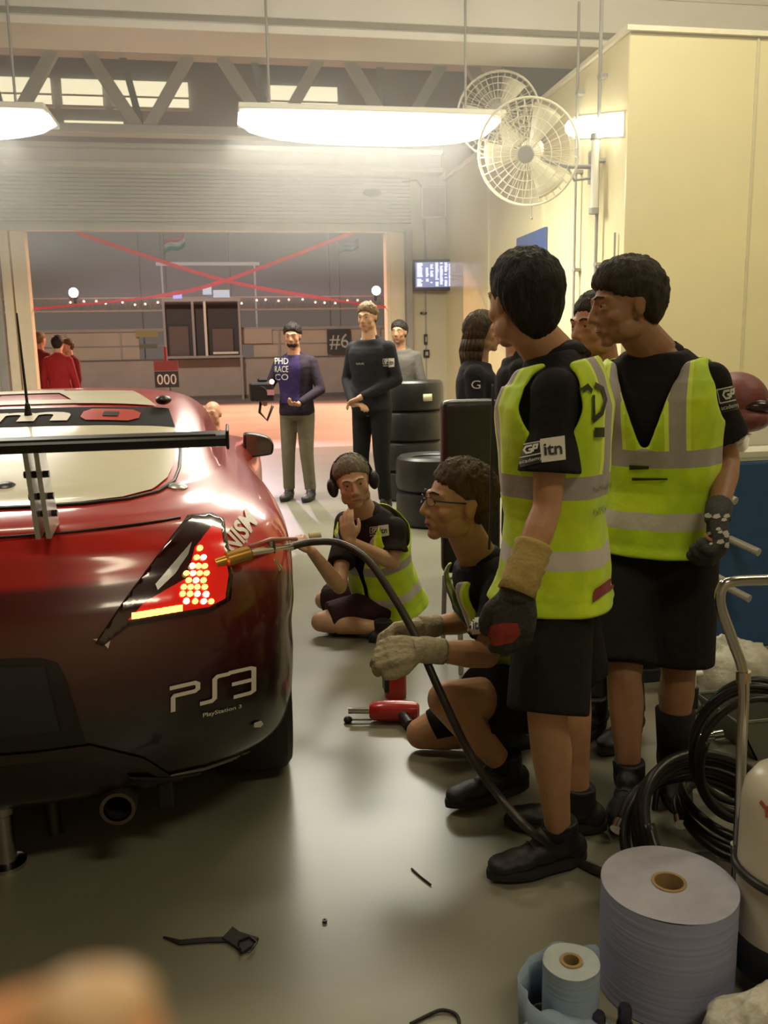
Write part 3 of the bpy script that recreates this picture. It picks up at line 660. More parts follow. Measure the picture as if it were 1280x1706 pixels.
# black tail-gate lip seam, fastener, latch pins
g = G(); pth = []
for k in range(25):
    x = -.62+k*1.24/24; h, nr, i, d = T.ray_cast(cp(x, -1, .995), V((0, 1, 0)), 4)
    if h: pth.append(h+nr*.002)
g.tube(pth, .004, 6); obj('tailgate_seam', g, m_cblk, car, smooth=True)
for x, y in ((.10, .55), (.60, .62)):
    h, nr, i, d = T.ray_cast(cp(x, y, 2), V((0, 0, -1)), 3); g = G(); g.lathe(h, [(0, .012), (.022, .011), (.032, .004), (.033, 0)], 16, nr); obj('body_pin', g, m_cblk if x < .3 else m_silver, car, smooth=40)
def cpx(name, pts, m, off=.003, thick=0, label=None, par=None):
    sh, q = pxpoly(pts); return decal_px(name, T, sh, q, m, par or car, off, .05, thick, label)
m_smoke = mat('smoked_lens', (.030, .004, .004), .12, coat=1, var=0)
m_rlens = mat('red_lens', (.35, .0, .0), .15, coat=1, var=.0, emit=(1, .02, .01), es=.45)
cpx('panel_seam', [(250, 790), (300, 790), (345, 812), (340, 820), (300, 800), (250, 797)], m_silver) if 0 else None
lamp = cpx('tail_lamp', [(352, 858), (372, 868), (386, 960), (382, 1000), (350, 1018), (215, 1042), (172, 1076), (158, 1072), (200, 1010), (262, 925), (312, 862)], m_smoke, .006, .006)
cpx('lens', [(352, 880), (366, 885), (378, 960), (372, 998), (345, 1012), (212, 1034), (240, 1005), (310, 965), (322, 915)], m_rlens, .012, par=lamp, label='glowing red lens')
m_led = mat('amber_led', (1, .5, .1), .4, emit=(1, .50, .10), es=3.4, var=0); m_ledw = mat('hot_led', (1, .8, .4), .4, emit=(1, .80, .42), es=4.5, var=0)
rows = [(917, [330]), (932, [325, 336]), (946, [318, 328, 338]), (958, [308, 319, 330, 341]), (970, [312, 324, 336]), (981, [304, 315, 326, 338]), (992, [302, 314, 326, 340]), (1003, [308, 322, 336, 348])]
random.seed(2)
for y, xs in rows:
    for x in xs:
        r = 5.4; q = [(x-r, y+r), (x+r, y+r*.8), (x+r, y-r), (x-r, y-r*.8)]
        decal_px('led', T, poly2d([(.5+.5*math.cos(a*PI/4), .5+.5*math.sin(a*PI/4)) for a in range(8)]), q, m_ledw if random.random() < .35 else m_led, lamp, .016, .6)
for k in range(8):
    x = 225+k*10; y = 1026-k*1.7; r = 6.5; q = [(x-r, y+r), (x+r, y+r*.8), (x+r, y-r), (x-r, y-r*.8)]
    decal_px('led', T, poly2d([(0, 0), (1, 0), (1, .9), (0, .9)]), q, m_led, lamp, .016, .6)
cpx('lens_chrome', [(258, 975), (300, 925), (318, 905), (312, 925), (290, 958), (262, 985)], m_silver, .010, par=lamp, label='silvery reflector strip')
cpx('tape_patch', [(155, 1065), (185, 1062), (180, 1080), (172, 1072)], m_cream, .008, label='pale tape patch')
for a, b in (((70, 985), (215, 978)), ((90, 1000), (205, 990)), ((115, 1012), (200, 1003))):
    pass
# bumper details
cpx('plate_recess', [(-112, 1100), (70, 1096), (96, 1104), (112, 1135), (142, 1238), (-112, 1262)], m_cblk, .004)
cpx('recess_panel', [(-112, 1114), (75, 1110), (100, 1215), (-112, 1238)], mat('recess_blue_grey', (.02, .02, .025), .4), .008)
m_trimline = mat('pale_brown_edge', (.30, .24, .19), .35)  # pale brown for the thin line along the bumper crease
cpx('crease_line', [(283, 1288), (340, 1276), (400, 1255), (440, 1237), (475, 1208), (478, 1211), (442, 1241), (402, 1259), (342, 1280), (284, 1291)], m_trimline, .006)
cpx('splitter', [(210, 1291), (282, 1292), (340, 1281), (402, 1260), (442, 1242), (478, 1209), (478, 1222), (455, 1252), (400, 1290), (340, 1308), (240, 1310)], m_cblk, .008, .004)
P3 = [[(0, .86), (.30, .86), (.335, .80), (.335, .64), (.30, .58), (.06, .58), (.04, .52), (.04, .06)], [(.36, .10), (.50, .10), (.535, .17), (.535, .82), (.57, .90), (.72, .90)], [(.70, .93), (.96, .93), (1, .88), (1, .10), (.96, .04), (.76, .04)], [(.74, .5), (.99, .5)]]
decal_px('bumper_lettering', T, stroke2d([[(x*2.2, y) for x, y in L] for L in P3], .14), [(281, 1181), (281+141/2.2, 1150), (281+141/2.2, 1131), (281, 1150)], m_letter, car, .005, .06) if 0 else None
def stroke_unit(lines, w, ax):      # strokes drawn in an ax-wide box, returned in unit coordinates
    vs, fs = stroke2d([[(x*ax, y) for x, y in L] for L in lines], w); return [(x/ax, y) for x, y in vs], fs
decal_px('bumper_lettering', T, stroke_unit(P3, .13, 2.3), [(282, 1189), (421, 1154), (421, 1108), (282, 1139)], m_letter, car, .005, .06)
decal_px('bumper_lettering_small', T, text2d('PlayStation 3', bold=.01), [(337, 1196), (401, 1180), (401, 1172), (337, 1187)], m_letter, car, .005, .06)
decal_px('flank_lettering', T, text2d('NISM', bold=.03, shear=.1), [(392, 926), (430, 872), (408, 846), (366, 905)], m_letter, car, .005, .06)
g = G(); g.lathe(cp(.42, .10, .235), [(.038, .0), (.048, .0), (.050, .02), (.050, .30), (.036, .30), (.036, .01)], 24, V((0, 1, .05))); obj('exhaust', g, mat('burnt_steel', (.20, .16, .13), .35, metal=.9), car, smooth=40)
g = G(); g.prism([cp(-.85, .30, .225), cp(.70, .30, .225), cp(.78, .45, .225), cp(-.85, .5, .225)], (0, .6, -.06)); g.box((CX-.55, CY+.15, .17), (CX-.5, CY+.9, .26)); g.box((CX-.02, CY+.15, .17), (CX+.03, CY+.9, .26)); g.box((CX+.52, CY+.2, .17), (CX+.56, CY+.9, .26)); obj('diffuser', g, m_cblk, car, bevel=.004)
cpx('bumper_arch', [(-60, 1262), (60, 1252), (150, 1240), (240, 1262), (300, 1300), (290, 1306), (230, 1276), (150, 1256), (60, 1268), (-60, 1280)], mat('arch_brown', (.03, .02, .018), .4), .006)
cpx('tow_tab', [(421, 1203), (432, 1199), (435, 1204), (430, 1209), (420, 1209)], m_steel, .008, .004, label='small silver tow tab')
# mirror
g = G(); a = [cp(.83, 2.42, .915), cp(.99, 2.42, .93), cp(1.0, 2.42, .99), cp(.97, 2.42, 1.03), cp(.90, 2.42, 1.05), cp(.835, 2.42, 1.055)]
g.prism(a, (-.0, .14, 0)); mi = obj('door_mirror', g, m_cblk, car, bevel=.02, sub=1)
g = G(); c0 = sum(a, V())/6; g.add([c0+(p-c0)*.8+V((0, -.006, 0)) for p in a], [tuple(range(6))]); obj('mirror_glass', g, mat('mirror_glass', (.25, .2, .2), .08, metal=1), mi)
g = G(); g.tube([cp(.72, 2.60, .95), cp(.88, 2.52, .935)], .025, 8); obj('mirror_arm', g, m_cblk, mi)
# side window and silver edge seen along the flank
def side(name, pts, m, off=.004, label=None):
    y0 = min(p[0] for p in pts); y1 = max(p[0] for p in pts); z0 = min(p[1] for p in pts); z1 = max(p[1] for p in pts)
    return decal(name, T, poly2d([((p[0]-y0)/(y1-y0), (p[1]-z0)/(z1-z0)) for p in pts]), cp(1.6, y0, z0), (0, y1-y0, 0), (0, 0, z1-z0), (-1, 0, 0), m, car, off, .05, back=.1, label=label)
m_glass = mat('tinted_glass', (.05, .055, .05), .08, coat=1, var=0)
side('side_window', [(1.35, 1.06), (2.9, 1.04), (2.65, 1.20), (2.2, 1.255), (1.75, 1.24), (1.5, 1.18)], m_glass)
side('side_stripe', [(1.2, .55), (3.0, .5), (3.0, .75), (1.45, .82), (1.15, .70)], m_cream, label='cream flank graphic')
side('side_stripe', [(1.55, .96), (3.0, .93), (3.0, 1.0), (1.6, 1.02)], m_cblk, .005, label='black flank graphic')
# the other side of the car: mirrored lamp, plate recess and door mirror
def mirrored(o, parent):
    c = o.copy(); c.data = o.data.copy(); COL.objects.link(c); c.parent = parent; ORG[c.name] = ORG[o.name]
    for v in c.data.vertices: v.co.x = -v.co.x
    c.data.flip_normals()
    for ch in list(o.children): mirrored(ch, c)
    return c
for o in [o for o in car.children if o.name.split('.')[0] in ('tail_lamp', 'door_mirror', 'plate_recess', 'recess_panel', 'splitter', 'crease_line', 'side_window', 'side_stripe')]: mirrored(o, car)
# wheels
def wheel(x, y, s):
    c = cp(x, y, .33); t = G(); t.lathe(c, [(.22, -.13), (.30, -.14), (.325, -.12), (.33, -.06), (.33, .06), (.325, .12), (.30, .14), (.22, .13), (.22, -.13)], 40, V((1, 0, 0))); w = obj('wheel', t, m_rubber, car, smooth=40)
    r = G(); r.lathe(c, [(.225, -.12), (.20, -.08), (.20, .08), (.225, .12), (.21, .12), (.19, .09), (.06, .10), (0, .1)] if s > 0 else [(0, -.1), (.06, -.10), (.19, -.09), (.21, -.12), (.225, -.12), (.20, -.08), (.20, .08), (.225, .12)], 30, V((1, 0, 0))); obj('rim', r, m_silver, w, smooth=40)
for x, s in ((.79, 1), (-.79, -1)):
    wheel(x, .80, s); wheel(x, 3.38, s)
g = G(); jx = cp(.07, .28, 0); g.lathe(jx, [(0, 0), (.055, 0), (.055, .012), (.030, .02), (.028, .16), (.04, .17), (.04, .26), (0, .26)], 24); obj('air_jack', g, m_chrome, car, smooth=40)
g = G(); g.cyl(jx+V((.12, .1, .03)), jx+V((.10, .14, .25)), .022, n=14); obj('jack_strut', g, m_cblk, car, smooth=40)
# air hose plugged into the flank
m_hose = mat('brown_black_hose', (.035, .026, .02), .42, var=.2, vs=20)
m_brass = mat('brass', (.65, .36, .08), .3, metal=.9)
hp = [P(484, 911, 2.74), P(520, 903, 2.78), P(565, 905, 2.80), P(610, 930, 2.72), P(650, 985, 2.62), P(690, 1055, 2.52), P(730, 1145, 2.42), P(780, 1250, 2.32), P(830, 1325, 2.24), P(885, 1385, 2.10)]
hp[-1].z = max(hp[-1].z, .02)
endp = [V((.86, 1.80, .016)), V((.97, 1.84, .016)), V((1.12, 1.86, .016))]
endp[0] = Fl(940, 1425, .016); endp[1] = Fl(1000, 1452, .016)
ah = root('air_hose', 'dark rubber air hose arcing from the car flank to the floor', 'hose', (endp[1].x, endp[1].y, 0))
g = G(); g.tube(spline(hp+endp, 10), .0125, 12); obj('hose', g, m_hose, ah, smooth=True)
def on_body(px, py, off):
    h, nr, i, d = T.ray_cast(CAM, ray(px, py).normalized(), 9); return (h+nr*off) if h else P(px, py, 2.9)
b0 = on_body(357, 940, .006); b1 = on_body(404, 929, .035); b3 = hp[0]; b2 = b1.lerp(b3, .5)
g = G(); g.tube([b0, b0.lerp(b1, .3), b0.lerp(b1, .35), b1], [.014, .016, .022, .022], 16); obj('coupling', g, m_brass, ah, smooth=40, label='brass coupling')
g = G(); g.tube([b1, b2, b3], [.012, .014, .014], 14); g.cyl(b2-V((0, 0, .02)), b2+V((0, 0, .03)), .015, n=12); obj('valve', g, m_chrome, ah, smooth=40, label='silver valve')
g = G(); g.tube([b1+V((0, 0, .02)), b2+V((0, -.01, .035)), b3+V((.02, 0, .025))], .006, 8); obj('lever', g, mat('pink_lever', (.45, .18, .15), .4), ah, smooth=True)
g = G(); g.cyl(b2+V((0, -.02, -.03)), b2+V((0.02, -.02, -.06)), .014, n=12); obj('bleed_knob', g, m_chrome, ah, smooth=40)
# ================================================================ PEOPLE
UP = V((0, 0, 1))
def unit(v): return V(v).normalized()
TT = [(-.14, .12, .085), (-.08, .158, .108), (0, .170, .118), (.15, .163, .112), (.35, .150, .102), (.55, .160, .112), (.75, .176, .122), (.88, .184, .120), (.98, .170, .102), (1.05, .140, .086), (1.10, .104, .074), (1.15, .068, .064)]
def spine(p, t):
    a, b, bend = p['hip'], p['sh'], p.get('bend', V((0, 0, 0)))
    if t <= 1: return a.lerp(b, t)+bend*(4*t*(1-t) if t > 0 else 4*t)
    d = (p['neck']-b); return b+d*((t-1)/.15)
def tframe(p, t):
    R = p['hR'].lerp(p['sR'], min(1, max(0, t))).normalized()
    T = (spine(p, t+.03)-spine(p, t-.03)).normalized(); F = T.cross(R).normalized(); return R, F, T
def torso(g, p, off=.0, t0=-.14, t1=1.15, n=28, nt=26, wid=1.0, cut=None, collect=None, nz=0, belly=0):
    s = p['s']; vs = []; att = []
    for i in range(nt+1):
        t = t0+(t1-t0)*i/nt; w = interp(max(t, -.14), [a[0] for a in TT], [a[1] for a in TT])*s*wid+off; d = interp(max(t, -.14), [a[0] for a in TT], [a[2] for a in TT])*s*wid+off
        if off > .02 and t < .05: k = sstep(.05, -.1, t); w = w*(1-k)+(.172*s*wid+off+.012)*k; d = d*(1-k)+(.128*s*wid+off+.012)*k
        c = spine(p, t); R, F, T = tframe(p, t)
        for k in range(n):
            th = 2*PI*k/n; cs, sn = math.cos(th), math.sin(th); e = .86
            x = math.copysign(abs(cs)**e, cs)*w; y = math.copysign(abs(sn)**e, sn)*d*(1.05+belly*math.exp(-((t-.3)/.25)**2) if sn > 0 else .92)
            q = c+R*x+F*y
            if nz:
                m = noise.noise(q*V((6, 6, 2.2))[0])*nz*.6+noise.noise(V((q.x*16, q.y*16, q.z*7)))*nz
                q = q+(R*x/w*.7+F*y/d).normalized()*m
            vs.append(q); att.append((x, t, y))
    fs = []
    for i in range(nt):
        for k in range(n):
            a, b = i*n+k, i*n+(k+1) % n
            f = (a, b, b+n, a+n)
            if cut and cut([att[j] for j in f]): continue
            fs.append(f)
    if not cut: fs += [tuple(range(n-1, -1, -1)), tuple(nt*n+k for k in range(n))]
    g.add(vs, fs)
    if collect is not None: collect += att
def hframe(F, roll=0, up=UP):
    F = unit(F); R = F.cross(up).normalized(); U = R.cross(F).normalized()
    q = Matrix.Rotation(roll, 3, F); R = q @ R; U = q @ U
    return Matrix((R, F, U)).transposed()
def head(g, c, M, s=1.0, chin=1.0, fat=1.0):
    L = lambda x, y, z: c+M @ V((x*s, y*s, z*s))
    E = lambda x, y, z, a, b, d, n=20: g.ell(L(x, y, z), (a*s, b*s, d*s), M, n, 14)
    E(0, -.014, .028, .077*fat, .097, .090); E(0, .026, -.008, .066*fat, .068, .088); E(0, .026, -.062, .055*fat, .056, .046); E(0, .044, -.036, .048*fat, .052, .052); E(0, .066*chin, -.096, .024, .021, .018)
    for q in (-1, 1):
        E(q*.042*fat, .050, -.026, .025, .028, .026, 12); E(q*.05*fat, .015, -.066, .018, .04, .03, 12)
        E(q*.079*fat, -.008, -.006, .009, .018, .031, 12); E(q*.083*fat, -.014, .008, .008, .014, .018, 10)
        g.limb([L(q*.012, .093, .026), L(q*.048, .074, .027)], [.008*s, .008*s], 8)
        E(q*.012, .098, -.034, .009, .010, .008, 8)
    g.limb([L(0, .088, .018), L(0, .102, -.010), L(0, .108, -.028)], [.007*s, .0095*s, .0125*s], 10)
    for q in (-1, 1): E(q*.031, .0765, .0175, .0165, .0155, .0085, 12); E(q*.031, .0765, -.002, .0155, .0140, .0065, 12)
    E(0, .087, -.0595, .024, .010, .0055, 12); E(0, .085, -.071, .020, .010, .0065, 12); E(0, .082, -.065, .030, .012, .016, 12)
    return L
def face(parent, c, M, s, brow, iris=(.08, .05, .03), glasses=None, detail=True):
    L = lambda x, y, z: c+M @ V((x*s, y*s, z*s))
    for q in (-1, 1):
        g = G(); g.ell(L(q*.031, .0765, .008), (.0122*s,)*3, M, 14, 10)
        e = obj('eye', g, mat('eye_white', (.38, .32, .26), .2, var=0), parent, smooth=True)
        g = G(); g.ell(L(q*.031, .0860, .0075), (.0066*s, .004*s, .0062*s), M, 10, 6); obj('iris', g, mat('iris_dark', iris, .2, var=0), e, smooth=True)
        g = G(); g.tube([L(q*.014, .099, .029), L(q*.030, .095, .034), L(q*.048, .081, .030)], [.0024*s, .0036*s, .0020*s], 6); obj('eyebrow', g, brow, parent, smooth=True)
    g = G(); g.tube([L(-.021, .090, -.0655), L(0, .0965, -.0645), L(.021, .090, -.0655)], [.002*s, .0032*s, .002*s], 6); obj('mouth', g, mat('lip_dark', (.22, .07, .05), .5, var=0), parent, smooth=True)
    if glasses:
        g = G()
        for q in (-1, 1):
            r = [L(q*.033+.021*math.cos(a*PI/10), .106-.012*abs(.3+.7*math.cos(a*PI/10)*q)*(1 if math.cos(a*PI/10)*q > 0 else .2), .006+.013*math.sin(a*PI/10)) for a in range(20)]
            g.tube(r, .0014*s, 6, closed=True); g.tube([L(q*.053, .094, .012), L(q*.080, .06, .012), L(q*.082, -.005, .010)], .0026*s, 6)
        g.tube([L(-.012, .106, .010), L(.012, .106, .010)], .0015*s, 6); obj('glasses', g, mat('glasses_frame', (.02, .02, .02), .3), parent, smooth=True)
def hair(parent, c, M, s, m, thick=.016, front=.070, side=.012, back=-.055, long=0, seed=1, fringe=0, messy=.4, nape=0):
    g = G(); nu, nv = 72, 44; vs = []; fs = []; cc = V((0, -.014, .026))
    for j in range(nv+1):
        ph = PI*j/nv
        for i in range(nu):
            th = 2*PI*i/nu; d = V((math.sin(ph)*math.cos(th), math.sin(ph)*math.sin(th), math.cos(ph)))
            nb = (1+.85*min(1, max(0, -d.y)*1.6)*nape) if d.z < 0 else 1; base = V((d.x*.0785*(1 if nb == 1 else 1-.06*(nb-1)*-d.z), d.y*.0985*(1 if nb == 1 else 1-.20*(nb-1)*-d.z), d.z*.0915*nb)); q = cc+base
            ay = q.y   # hairline height along the head
            hl = interp(ay, [-.11, -.05, -.015, .012, .045, .075], [back, back+.012, side-.012, side+.020, front-.030, front-.006])
            hl += noise.noise(V((d.x*9+seed, d.y*9, 5)))*.010; h = q.z-hl; k = sstep(-.006, .020, h); k2 = sstep(-.01, .085, h)
            nzv = noise.noise(V((d.x*7+seed, d.y*7, d.z*4)))*.5+noise.noise(V((d.x*26, d.y*22+seed, d.z*12)))*messy
            st = noise.noise(V((math.atan2(d.y, d.x)*14+seed, d.z*3, 0)))*.22; th_ = thick*(.14+.86*k2)*(1+.45*nzv+st)*(1+.22*d.z)
            if fringe and d.y > .2 and d.z > 0: th_ += fringe*sstep(.2, .9, d.y)*sstep(0, .5, d.z)*(1-abs(d.x)*.4)
            r = -.012*(1-k)+th_*k
            if h < -.03: r = -.02
            vs.append(c+M @ ((q+d*r)*s))
    for j in range(nv):
        for i in range(nu):
            a, b = j*nu+i, j*nu+(i+1) % nu; fs.append((a, a+nu, b+nu, b))
    g.add(vs, fs)
    if long:
        L = lambda x, y, z: c+M @ V((x*s, y*s, z*s))
        for k in range(16):
            a = PI*(.98+1.04*k/15); x = .078*math.cos(a); y = -.02+.088*math.sin(a)
            g.limb([L(x*.9, y*.9, .05), L(x*1.12, y*1.08, -.04), L(x*1.15, y*1.2-.005, -.11), L(x*.95, y*1.1-.01, -long+.012*math.sin(k*2.1))], [.02*s, .022*s, .021*s, .010*s], 8)
    return obj('hair', g, m, parent, smooth=True)
def hand(g, w, d, pn, side, curl=(.35, .5, .4), s=1.0, inf=0, spread=1, thumb=.5):
    # w wrist, d fingers' direction, pn palm normal, side +1/-1 picks which side the thumb leaves
    d = unit(d); pn = V(pn); pn = (pn-d*pn.dot(d)).normalized(); lat = d.cross(pn)*side
    for i, (o, ln) in enumerate([(.030, .072), (.010, .080), (-.010, .074), (-.029, .058)]):
        k = w+d*(.088-.004*abs(i-1))*s+lat*o*s
        g.limb([w+lat*o*.5*s+d*.005, w+d*.05*s+lat*o*.9*s, k], [(.017+inf)*s, (.0155+inf)*s, (.0125+inf)*s], 10)
        a = 0; p = k; pts = [p]; rr = [(.0105+inf)*s]
        for q, fr in enumerate((.45, .32, .23)):
            a += curl[q]*(1+.12*i); dd = (d*math.cos(a)+pn*math.sin(a)+lat*(o*1.2*spread)).normalized(); p = p+dd*ln*fr*s*1.1; pts.append(p); rr.append((.0098-.0008*q+inf)*s)
        g.limb(pts, rr, 10)
    b = w+d*.022*s+lat*.022*s+pn*.006*s; t1 = b+(d*.7+lat*.75+pn*.25*thumb).normalized()*.038*s; t2 = t1+(d*.85+lat*.25+pn*.6*thumb).normalized()*.032*s; t3 = t2+(d*.9-lat*.1+pn*.7*thumb).normalized()*.024*s
    g.limb([b, t1, t2, t3], [(.016+inf)*s, (.0125+inf)*s, (.0115+inf)*s, (.0095+inf)*s], 10)
def arm_pts(sh, el, wr):
    return [sh, sh.lerp(el, .45), el, el.lerp(wr, .28), el.lerp(wr, .7), wr], [.050, .047, .037, .041, .032, .0265]
def leg_pts(h, k, a):
    pull = (k-(h+a)/2); pull = pull.normalized()*.012 if pull.length > 1e-4 else V()
    return [h, h.lerp(k, .5), k, k.lerp(a, .28)-pull, k.lerp(a, .65), a], [.088, .075, .054, .057, .043, .036]
def shoe(parent, ank, toe, m, ms, s=1.0, tilt=0, name='shoe', sock=None, high=.06):
    T = V((toe[0], toe[1], 0)).normalized(); Lt = UP.cross(T)
    if tilt: q = Matrix.Rotation(tilt, 3, Lt); T = q @ T; U = q @ UP
    else: U = UP
    o = ank-U*.085*s; Q = Matrix((T, Lt, U)).transposed(); L = lambda x, y, z: o+Q @ V((x*s, y*s, z*s))
    g = G()
    for x, y, z, a, b, c in [(-.045, 0, .045, .042, .037, .042), (.0, 0, .055, .06, .037, .045), (.06, .002, .045, .07, .040, .036), (.12, .003, .037, .065, .046, .028), (.165, .002, .033, .048, .042, .024)]: g.ell(L(x, y, z), (a*s, b*s, c*s), Q, 16, 10)
    g.ell(L(.035, 0, .085), (.045*s, .033*s, .034*s), Q, 14, 10); g.tube([L(-.010, 0, .05), L(-.006, 0, .08), L(-.004, 0, .075+high)], [.046*s, .050*s, .049*s], 18)
    sh = obj(name, g, m, parent, vox=.006, sm=4)
    g = G(); n = 28; ring = []
    for i in range(n):
        a = 2*PI*i/n; x = .063+.152*math.cos(a); w = interp(x, [-.09, -.04, .03, .11, .18, .216], [.028, .040, .038, .052, .046, .03]); ring.append((x, w*math.copysign(abs(math.sin(a))**.8, math.sin(a))))
    bot = [L(x, y, .0) for x, y in ring]; mid = [L(x*1.01, y*1.06, .014) for x, y in ring]; top = [L(x, y, .026) for x, y in ring]
    g.add(bot+mid+top, [tuple(range(n-1, -1, -1)), tuple(2*n+k for k in range(n))]+[(r*n+k, r*n+(k+1) % n, (r+1)*n+(k+1) % n, (r+1)*n+k) for r in (0, 1) for k in range(n)]); obj('sole', g, ms, sh, smooth=40)
    g = G()
    for k in range(5):
        x = .045+.020*k; z = .106-.0135*k+.0004*k*k; g.tube([L(x, -.024, z-.010), L(x+.004, 0, z+.001), L(x, .024, z-.010)], .0024*s, 6)
    obj('lace', g, mat('dark_lace', (.035, .035, .035), .6), sh, smooth=True)
    return sh
def fabric(name, col, rough=.85, bump=.35, bs=22, var=.10): return mat(name, col, rough, var=var, vs=9, bump=bump, bs=bs, spec=.25)
m_blackcloth = fabric('black_cotton', (.014, .012, .012)); m_blackshort = fabric('black_shorts', (.012, .011, .010), bs=14)
m_shoe = mat('black_shoe', (.014, .013, .014), .55, var=.2, bump=.1); m_sole = mat('dark_sole', (.02, .019, .018), .7)
def skinm(name, col): return mat(name, col, .48, var=.07, vs=30, bump=.06, bs=180, sub=.08, spec=.35)
SK1 = skinm('skin_tan', (.50, .27, .15)); SK2 = skinm('skin_brown', (.36, .19, .105)); SK3 = skinm('skin_fair', (.56, .33, .20)); SK4 = skinm('skin_ruddy', (.50, .25, .15))
def hairm(name, col): return mat(name, col, .62, var=.35, vs=60, bump=.5, bs=90, stretch=(1, 1, .35), spec=.3)
H_dark = hairm('near_black_hair', (.016, .012, .010)); H_br = hairm('dark_brown_hair', (.035, .026, .017)); H_cur = hairm('brown_hair', (.075, .042, .018)); H_grey = hairm('grey_hair', (.17, .14, .10)); H_lt = hairm('sandy_hair', (.15, .10, .05))
def hivis(name, h1, h2, hem=-.9, lowc=(.62, .58, .52), vx=(.070, .118), back=False):
    mt = bpy.data.materials.new(name); mt.use_nodes = True; nt = mt.node_tree; b = nt.nodes['Principled BSDF']
    at = nn(nt, 'ShaderNodeAttribute'); at.attribute_name = 'vc'; sp = nn(nt, 'ShaderNodeSeparateXYZ'); nt.links.new(at.outputs['Vector'], sp.inputs[0])
    def M(op, a, b_=None):
        n = nn(nt, 'ShaderNodeMath', operation=op)
        for i, q in enumerate((a, b_)):
            if q is None: continue
            if isinstance(q, (int, float)): n.inputs[i].default_value = q
            else: nt.links.new(q, n.inputs[i])
        return n.outputs[0]
    def band(v, lo, hi): return M('MULTIPLY', M('GREATER_THAN', v, lo), M('LESS_THAN', v, hi))
    X, T_, Y = sp.outputs; ax = M('ABSOLUTE', X)
    b1 = band(T_, *h1); b2 = band(T_, *h2); v = M('MULTIPLY', band(ax, *vx), M('GREATER_THAN', T_, h2[1]-.01))
    tot = M('MINIMUM', M('ADD', M('ADD', b2, v), 0), 1)
    nz = nn(nt, 'ShaderNodeTexNoise'); nz.inputs['Scale'].default_value = 9; tc = nn(nt, 'ShaderNodeTexCoord'); nt.links.new(tc.outputs['Object'], nz.inputs['Vector'])
    r = nn(nt, 'ShaderNodeValToRGB'); r.color_ramp.elements[0].position = .35; r.color_ramp.elements[1].position = .65
    r.color_ramp.elements[0].color = (.52, .74, .010, 1); r.color_ramp.elements[1].color = (.66, .88, .016, 1); nt.links.new(nz.outputs[0], r.inputs[0])
    edge = band(ax, vx[0]-.012, vx[1]+.012); edge = M('MULTIPLY', edge, M('GREATER_THAN', T_, h2[1]))
    m0 = nn(nt, 'ShaderNodeMix', data_type='RGBA'); nt.links.new(edge, m0.inputs[0]); nt.links.new(r.outputs[0], m0.inputs[6]); m0.inputs[7].default_value = (.80, .98, .10, 1)
    m1 = nn(nt, 'ShaderNodeMix', data_type='RGBA'); nt.links.new(tot, m1.inputs[0]); nt.links.new(m0.outputs[2], m1.inputs[6]); m1.inputs[7].default_value = (.40, .36, .34, 1)
    m2 = nn(nt, 'ShaderNodeMix', data_type='RGBA'); nt.links.new(b1, m2.inputs[0]); nt.links.new(m1.outputs[2], m2.inputs[6]); m2.inputs[7].default_value = (*lowc, 1)
    nt.links.new(m2.outputs[2], b.inputs['Base Color']); b.inputs['Roughness'].default_value = .62
    n2 = nn(nt, 'ShaderNodeTexNoise'); n2.inputs['Scale'].default_value = 26; nt.links.new(tc.outputs['Object'], n2.inputs['Vector']); bp = nn(nt, 'ShaderNodeBump'); bp.inputs['Strength'].default_value = .35; bp.inputs['Distance'].default_value = .01
    nt.links.new(n2.outputs[0], bp.inputs['Height']); nt.links.new(bp.outputs[0], b.inputs['Normal']); b.inputs['Sheen Weight'].default_value = .2
    return mt
def vest(parent, p, m, t0=-.2, belly=0, off=.034, openv=(.55, .34), wide_open=0, arm=(.190, .165), nz=.010):
    g = G(); att = []; s = p['s']
    def cut(q):
        x = sum(a[0] for a in q)/4; t = sum(a[1] for a in q)/4; y = sum(a[2] for a in q)/4
        lim = interp(t, [.62, .70, .80, .95, 1.06], [.30, .214, arm[0]+.014, arm[0], arm[1]])*s
        if t > .63 and abs(x) > lim: return True
        if y > 0 and t > openv[0] and abs(x) < (t-openv[0])*openv[1]*s*.55: return True
        if y > 0 and wide_open and abs(x) < wide_open: return True
        if y < 0 and t > 1.06: return True
        return False
    torso(g, p, off, t0, 1.085, 120, 96, 1.0, cut, att, nz, belly)
    me = bpy.data.meshes.new('vest'); org = ORG[parent.name]; me.from_pydata([v-org for v in g.v], [], g.f)
    a = me.attributes.new('vc', 'FLOAT_VECTOR', 'POINT'); a.data.foreach_set('vector', [c for q in att for c in q])
    bm = bmesh.new(); bm.from_mesh(me); bmesh.ops.delete(bm, geom=[v for v in bm.verts if not v.link_faces], context='VERTS'); bmesh.ops.recalc_face_normals(bm, faces=bm.faces)
    bv = [v for v in bm.verts if v.is_boundary]
    for _ in range(14):
        nw = {v: sum((e.other_vert(v).co for e in v.link_edges if e.is_boundary), V())/max(1, sum(1 for e in v.link_edges if e.is_boundary)) for v in bv}
        for v in bv: v.co = v.co*.5+nw[v]*.5
    bm.to_mesh(me); bm.free(); me.materials.append(m)
    o = bpy.data.objects.new('safety_vest', me); COL.objects.link(o); md = o.modifiers.new('s', 'SOLIDIFY'); md.thickness = .005; md.offset = 0
    dg = bpy.context.evaluated_depsgraph_get(); nm = bpy.data.meshes.new_from_object(o.evaluated_get(dg)); o.modifiers.clear(); o.data = nm; nm.polygons.foreach_set('use_smooth', [True]*len(nm.polygons))
    o.parent = parent; ORG[o.name] = org; return o
